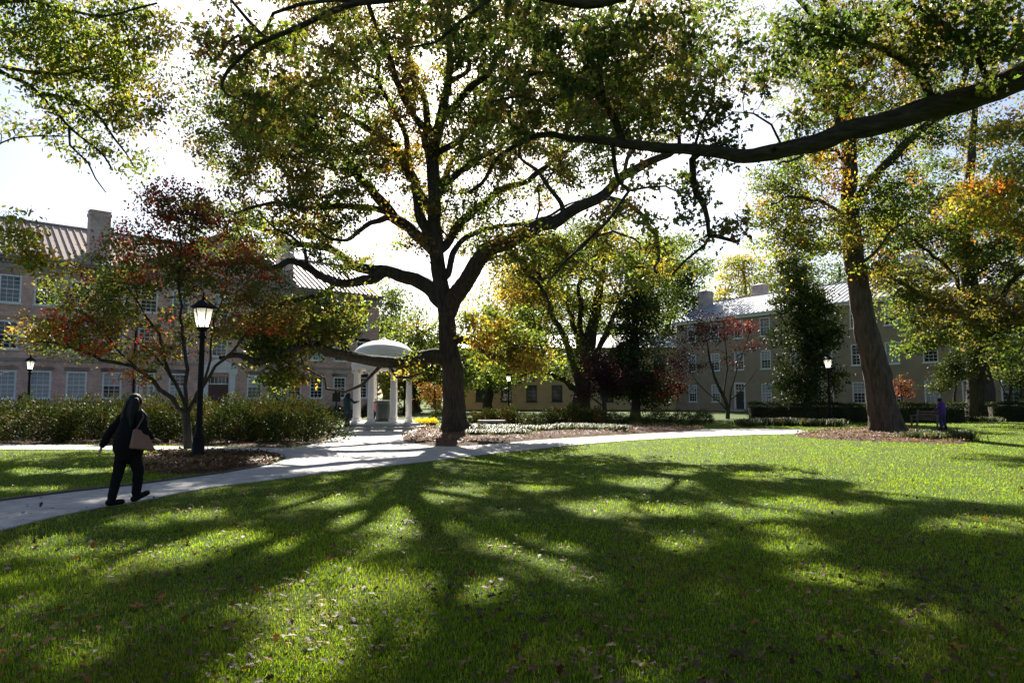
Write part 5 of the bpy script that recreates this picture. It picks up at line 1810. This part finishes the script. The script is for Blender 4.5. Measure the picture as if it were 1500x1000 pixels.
def person(loc, heading, label, pose, cols_, vox=.02, H=1.65, jacket=None):
    """local frame: x right, y forward, z up; heading = direction of +y"""
    o = empty('person', loc, math.atan2(heading[1], heading[0]) - math.pi / 2)
    k = H / 1.65
    o.scale = (k, k, k)
    tag(o, label, 'person')
    p = dict(pelvis=(0, 0, .88), chest=(0, 0, 1.25), neck=(0, .0, 1.40), head=(0, .02, 1.54),
             sh=((-.17, 0, 1.345), (.17, 0, 1.345)), el=((-.22, -.02, 1.08), (.22, -.02, 1.08)), wr=((-.23, .05, .86), (.23, .05, .86)),
             hip=((-.085, 0, .86), (.085, 0, .86)), kn=((-.085, .02, .47), (.085, .02, .47)), an=((-.085, 0, .08), (.085, 0, .08)), toe=((-.10, .17, .03), (.10, .17, .03)))
    p.update(pose)
    V3 = Vector
    body = MB()
    limb_chain(body, [p['pelvis'], p['chest'], p['neck']], [.13, .125, .05])
    body.capsule(p['sh'][0], p['sh'][1], .06, .06)
    hd = V3(p['head'])
    limb_chain(body, [p['neck'], hd], [.05, .05])
    body.ellipsoid(hd, (.073, .092, .112))
    body.ellipsoid(hd + V3((0, .03, -.07)), (.05, .055, .045))          # jaw
    body.ellipsoid(hd + V3((0, .098, -.015)), (.013, .02, .024), 8, 6)  # nose
    for sx in (-1, 1):
        body.ellipsoid(hd + V3((sx * .075, 0, -.01)), (.012, .025, .034), 8, 6)
        body.ellipsoid(hd + V3((sx * .030, .082, .012)), (.014, .010, .009), 8, 6)
    body.ellipsoid(hd + V3((0, .090, -.055)), (.026, .010, .008), 8, 6)
    for i in (0, 1):
        limb_chain(body, [p['sh'][i], p['el'][i], p['wr'][i]], [.05, .038, .026])
        d = V3(p['wr'][i]) - V3(p['el'][i])
        hand(body, p['wr'][i], d, (-.3 if i else .3, .9, 0), -1 if i else 1)
        limb_chain(body, [p['hip'][i], p['kn'][i], p['an'][i]], [.085, .055, .04])
        limb_chain(body, [p['an'][i], p['toe'][i]], [.04, .028])
    remeshed(body, 'body', 'skin', o, vox * .5, 1)
    # trousers
    tr = MB()
    tr.capsule(p['hip'][0], p['hip'][1], .115, .115, 12)
    limb_chain(tr, [p['pelvis'], V3(p['pelvis']) + V3((0, 0, .1))], [.14, .13])
    for i in (0, 1):
        a = V3(p['an'][i]) + (V3(p['kn'][i]) - V3(p['an'][i])) * .1
        limb_chain(tr, [p['hip'][i], p['kn'][i], a], [.112, .078, .064])
    fold(remeshed(tr, 'trousers', cols_['trousers'], o, vox * .8, 4), .022)
    # top
    tp = MB()
    fl_ = cols_.get('flare', .15)
    limb_chain(tp, [V3(p['pelvis']) + V3((0, 0, -.05)), V3(p['pelvis']) + V3((0, 0, .16)), p['chest'], V3(p['chest']) + V3((0, 0, .08))], [fl_ + .01, fl_ - .005, .148, .13], 14, 1.0)
    tp.capsule(V3(p['sh'][0]) + V3((.01, 0, 0)), V3(p['sh'][1]) - V3((.01, 0, 0)), .082, .082, 12)
    limb_chain(tp, [V3(p['neck']) - V3((0, 0, .06)), V3(p['neck']) + V3((0, 0, .0))], [.085, .064], 12)
    for i in (0, 1):
        limb_chain(tp, [p['sh'][i], p['el'][i], V3(p['wr'][i]) + (V3(p['el'][i]) - V3(p['wr'][i])) * .08], [.078, .062, .05])
    fold(remeshed(tp, cols_.get('topname', 'jacket'), cols_['top'], o, vox * .8, 4), .035)
    # hair
    hr = MB()
    hr.ellipsoid(hd + V3((0, -.022, .022)), (.098, .106, .116))
    hl = cols_.get('hair_len', .1)
    if hl > .15:
        for ox, w_ in ((-.085, .055), (-.04, .062), (0, .064), (.04, .062), (.085, .055)):
            limb_chain(hr, [hd + V3((ox, -.06, .02)), hd + V3((ox * 1.35, -.105, -.16)), hd + V3((ox * 1.6, -.135, -hl))], [w_, w_ * 1.0, w_ * .55], 10)
    else:
        limb_chain(hr, [hd + V3((0, -.05, 0)), hd + V3((0, -.07, -.08))], [.07, .045])
    ho = remeshed(hr, 'hair', cols_.get('hair', 'hair'), o, vox * .6, 3)
    if cols_.get('strands'):
        sr = random.Random(4)
        ss = MB()
        for k_ in range(150):
            a = sr.uniform(-1.9, 1.9)
            u, w_ = math.sin(a), -math.cos(a) if abs(a) < 1.57 else .1
            e = -hl * sr.uniform(.75, 1.12)
            limb_chain(ss, [hd + V3((u * .085, -.02 + w_ * .09, .06)), hd + V3((u * .112, -.03 + w_ * .11, -.06)), hd + V3((u * .125 + sr.gauss(0, .012), -.05 + w_ * .115, e * .55)),
                            hd + V3((u * .13 + sr.gauss(0, .03), -.075 + w_ * .105 + sr.gauss(0, .01), e))], [.006, .008, .007, .002], 4)
        ss.build('hair_strands', cols_.get('hair', 'hair'), ho)
    for i in (0, 1):
        b_ = MB()
        a, t_ = V3(p['an'][i]), V3(p['toe'][i])
        d = (t_ - a).normalized()
        limb_chain(b_, [a - V3((0, .03, .03)), t_ + V3((0, 0, .012))], [.052, .042], 10)
        limb_chain(b_, [a + (V3(p['kn'][i]) - a) * cols_.get('boot', .2), a], [.068, .054], 10)
        remeshed(b_, 'shoe', 'boot', o, vox * .6, 3)
    return o


hx = Vector((.55, .83))
g_ = G(167, 744)
woman = person((g_.x + .04, g_.y + .1, .018), hx, 'person in black walking away on the path with a tan shoulder bag',
               dict(pelvis=(0, .08, .87), chest=(0, .12, 1.24), neck=(0, .13, 1.395), head=(.01, .16, 1.53), sh=((-.19, .10, 1.335), (.18, .14, 1.335)),
                    el=((-.34, -.03, 1.09), (.26, .16, 1.10)), wr=((-.42, -.10, .865), (.24, .30, 1.0)),
                    hip=((-.085, .06, .86), (.085, .10, .86)), kn=((-.085, -.02, .47), (.075, .20, .49)), an=((-.085, -.10, .085), (.06, .19, .12)), toe=((-.10, .07, .035), (.09, .34, .15))),
               dict(trousers='cloth_trouser', top='cloth_black', flare=.205, hair_len=.36, topname='jacket', boot=.55, strands=True), vox=.016, H=1.66)
bag = empty('shoulder_bag', woman.location, woman.rotation_euler.z)
tag(bag, 'tan leather shoulder bag hanging at the walking person\'s side', 'bag')
bb = MB()
bx0, by0 = .265, .13
bb.add([(bx0 - .05, by0 - .17, .86), (bx0 + .08, by0 - .17, .86), (bx0 + .08, by0 + .19, .80), (bx0 - .05, by0 + .19, .80),
        (bx0 - .02, by0 - .13, 1.15), (bx0 + .03, by0 - .13, 1.15), (bx0 + .03, by0 + .06, 1.11), (bx0 - .02, by0 + .06, 1.11)],
       [(0, 3, 2, 1), (4, 5, 6, 7), (0, 1, 5, 4), (1, 2, 6, 5), (2, 3, 7, 6), (3, 0, 4, 7)])
bo = bb.build('pouch', 'bag', bag, False)
bv = bo.modifiers.new('bevel', 'BEVEL')
bv.width = .025
bv.segments = 3
fold(bo, .02)
sb = MB()
for dy in (-.10, .08):
    limb_chain(sb, [(bx0 + .01, by0 + dy, 1.12), (bx0 + .005, by0 + dy * .4 + .05, 1.32), (.20, .14, 1.425), (.15, .16, 1.42)], [.012, .011, .011, .011], 6)
sb.build('strap', 'bag_dark', bag)

g_ = P(521, 620, 34.0)
person((g_.x - .28, 33.4, .15), (.5, .86), 'person in a teal top leaning at the left rotunda column',
       dict(el=((-.24, .06, 1.12), (.28, .16, 1.18)), wr=((-.15, .22, 1.2), (.30, .36, 1.22)), head=(0, .07, 1.52)), dict(trousers='navy', top='teal', flare=.17, hair_len=.22, topname='top'), vox=.024, H=1.66)
g_ = P(550, 616, 35.6)
person((g_.x, 35.6, .36), (.2, -1), 'child in a pink top standing among the rotunda columns', {}, dict(trousers='navy', top='pink', flare=.16, hair_len=.12, topname='top'), vox=.024, H=1.15)
g_ = G(1381, 629)
person((g_.x, g_.y, 0), (-.4, .9), 'person in a purple top and blue jeans standing by the wooden bench',
       dict(el=((-.27, .05, 1.10), (.26, .04, 1.10)), wr=((-.30, .22, .98), (.24, .2, .95)), head=(-.02, .10, 1.50), kn=((-.09, .03, .47), (.10, -.02, .47)), an=((-.09, .02, .08), (.12, -.10, .08)), toe=((-.10, .19, .03), (.13, .07, .03))),
       dict(trousers='jeans', top='purple', flare=.19, hair_len=.12, topname='top'), vox=.024, H=1.58)

# ------------------------------------------------------------------ lawn: grass blades, fallen leaves, litter in the beds
NG = 560000
rg = np.random.default_rng(202)
Yg = 3.2 * (44 / 3.2) ** rg.uniform(0, 1, NG)
Xg = rg.uniform(-.98, .98, NG) * Yg
pts = np.stack([Xg, Yg], 1)
okm = ~inside(PATH, pts + rg.normal(size=(NG, 2)) * .035)
for poly, h, lab in BEDS.values():
    okm &= ~inside(poly, pts)
okm &= rg.uniform(0, 1, NG) < (.72 + .28 * np.sin(Xg * 1.3 + 2 * np.sin(Yg * .7)) * np.sin(Yg * 1.1 + Xg * .3))
pts = pts[okm]
n = len(pts)
Yg = pts[:, 1]
sc_ = np.maximum(1, Yg / 5.5)
ang = rg.uniform(0, 6.28, n)
hg = rg.uniform(.014, .046, n) * (1 + .25 * np.sin(pts[:, 0] * 2.1 + 1) * np.sin(Yg * 1.7))
wg = .0027 * sc_ * rg.uniform(.7, 1.3, n)
ln = rg.uniform(.1, 1.0, n) * hg
d = np.stack([np.cos(ang), np.sin(ang)], 1)
sd = np.stack([-np.sin(ang), np.cos(ang)], 1) * wg[:, None]
z0 = np.zeros((n, 1))
A = np.concatenate([pts - sd, z0], 1)
B = np.concatenate([pts + sd, z0], 1)
mid = pts + d * (ln * .35)[:, None]
C = np.concatenate([mid + sd * .8, (hg * .62)[:, None]], 1)
E = np.concatenate([mid - sd * .8, (hg * .62)[:, None]], 1)
Tp = np.concatenate([pts + d * ln[:, None], hg[:, None]], 1)
gc = np.array([(.104, .160, .010)]) * rg.uniform(.65, 1.4, n)[:, None]
pt = .5 + .5 * np.sin(pts[:, 0] * .8 + 1.5 * np.sin(Yg * .5)) * np.sin(Yg * .9 + pts[:, 0] * .5)
gc = gc * (1 - .25 * pt[:, None]) + np.array([(.125, .155, .012)]) * .25 * pt[:, None]
wr_ = np.clip(np.sin(pts[:, 0] * 1.9 + 2 * np.sin(Yg * .8)) * np.sin(Yg * 1.3 - pts[:, 0] * .7) + .35 * np.sin(pts[:, 0] * 5 + Yg * 3), 0, 1)[:, None]
gc = gc * (1 - .5 * wr_) + np.array([(.095, .10, .028)]) * .5 * wr_
dry = rg.uniform(0, 1, n) < .04
gc[dry] = np.array((.16, .13, .05)) * rg.uniform(.6, 1.2, dry.sum())[:, None]
near = Yg < 9
Vn = np.stack([A[near], B[near], C[near], E[near], Tp[near]], 1).reshape(-1, 3)
kn = np.arange(near.sum())[:, None] * 5
Vf = np.stack([A[~near], B[~near], Tp[~near]], 1).reshape(-1, 3)
kf = np.arange((~near).sum())[:, None] * 3 + len(Vn)
gme = np_mesh('grass', np.concatenate([Vn, Vf]), [kn + np.array([[0, 1, 2, 3]]), kn + np.array([[3, 2, 4]]), kf + np.array([[0, 1, 2]])], 'grass',
              np.concatenate([np.repeat(gc[near], 5, 0), np.repeat(gc[~near], 3, 0)]))
tag(inst('grass', gme), 'short green lawn grass between the paths', 'grass', kind='stuff')


def scatter_on_lawn(n_, y0, y1, rg_, power=1.0, xw=.85):
    Y_ = y0 * (y1 / y0) ** (rg_.uniform(0, 1, n_) ** power)
    X_ = rg_.uniform(-xw, xw, n_) * Y_
    return np.stack([X_, Y_], 1)


PAL.update({'dead': (.125, .062, .020), 'pale': (.27, .185, .075), 'rust': (.24, .075, .018), 'deadd': (.055, .028, .012)})
# clumped litter
rg = np.random.default_rng(303)
q = scatter_on_lawn(6500, 3.6, 34, rg)
cn = scatter_on_lawn(110, 3.6, 30, rg)
q2 = np.repeat(cn, 14, 0) + rg.normal(size=(110 * 14, 2)) * .30
q3 = scatter_on_lawn(5200, 3.6, 10, rg)
q3 = q3[rg.uniform(0, 1, len(q3)) < .25 + .75 * np.clip((q3[:, 0] / q3[:, 1] + .35) / .9, 0, 1) * (.5 + .5 * np.sin(q3[:, 0] * 1.9 + 1.3 * np.sin(q3[:, 1] * 1.4)))]
q = np.concatenate([q, q2, q3])
keep = ~inside(PATH, q) | (rg.uniform(0, 1, len(q)) < .22)
q = q[keep]
zz = rg.uniform(.024, .05, len(q))
onp = inside(PATH, q)
zz[onp] = .026
cc = pick_cols(np.concatenate([q, zz[:, None]], 1), [('deadd', .36), ('dead', .44), ('tan', .09), ('pale', .04), ('rust', .05), ('gold', .02)], rg, .9)
cc = cc * rg.uniform(.7, 1.3, len(q))[:, None]
lm = leaf_mesh('fallen_leaves', np.concatenate([q, zz[:, None]], 1), (.02 + .065 * rg.uniform(0, 1, len(q)) ** 2), cc, T_LOBED, 'leaf_dry', droop=0, flat=.62, rg=rg)
tag(inst('fallen_leaves', lm), 'small dry brown leaves strewn over the lawn', 'fallen leaves', kind='stuff')
# the largest ones near the camera, one by one
vars_ = {}
for cname in ('dead', 'tan', 'rust', 'deadd', 'orangeleaf'):
    vars_[cname] = []
    for k in range(2):
        tv, tf = T_LOBED
        tv = tv.copy()
        tv[:, 2] += .35 * (tv[:, 0] ** 2) * (1 + k) + (.10 + .12 * k) * (tv[:, 1] - .5) ** 2
        PAL['orangeleaf'] = (.42, .10, .018)
        vars_[cname].append(np_mesh('fallen_leaf', tv - np.array([0, .5, 0]), [tf], 'leaf_dry', np.repeat([PAL[cname]], len(tv), 0)))
lr = random.Random(5)
LB = {'dead': 'dry brown oak leaf lying on the near lawn', 'tan': 'pale tan dried leaf lying on the near lawn', 'rust': 'rust red fallen leaf lying on the lawn', 'deadd': 'dark brown curled leaf lying on the near lawn', 'orangeleaf': 'bright orange fallen leaf lying on the lawn'}
cnt = 0
while cnt < 240:
    Y_ = 3.9 * (13 / 3.9) ** lr.random()
    X_ = lr.uniform(-.78, .78) * Y_
    if inside(PATH, np.array([[X_, Y_]]))[0]:
        continue
    cn_ = lr.choices(('dead', 'tan', 'rust', 'deadd', 'orangeleaf'), (42, 10, 10, 30, 8))[0]
    s_ = lr.uniform(.04, .08)
    o = inst('fallen_leaf', vars_[cn_][cnt % 2], None, (X_, Y_, lr.uniform(.035, .055)), (lr.uniform(-.45, .45), lr.uniform(-.45, .45), lr.uniform(0, 6.28)), (s_, s_, s_))
    tag(o, LB[cn_], 'leaf', LB[cn_].replace(' lying', 's lying').replace('leafs', 'leaves'))
    cnt += 1
# chips and leaves in the beds
rg = np.random.default_rng(404)
for k, (poly, h, lab) in BEDS.items():
    lo, hi = poly.min(0), poly.max(0)
    n_ = {'oak': 7000, 'lamp': 4200, 'hedge': 3500, 'lean': 4200}[k]
    q = rg.uniform(0, 1, (n_ * 2, 2)) * (hi - lo) + lo
    q = q[inside(poly, q)][:n_]
    c_ = poly.mean(0)
    zz = np.full(len(q), .03) + h * .85 * rg.uniform(.5, 1.1, len(q))
    cc = pick_cols(np.concatenate([q, zz[:, None]], 1), [('deadd', .35), ('dead', .35), ('tan', .18), ('pale', .12)], rg, .9) * rg.uniform(.7, 1.3, len(q))[:, None]
    me = leaf_mesh('bed_litter', np.concatenate([q, zz[:, None]], 1), rg.uniform(.06, .13, len(q)), cc, T_DIAMOND, 'leaf_dry', droop=0, flat=.6, rg=rg)
    tag(inst('bed_litter', me), 'dry leaves and bark chips on the ' + lab.replace('brown ', ''), 'leaf litter', kind='stuff')
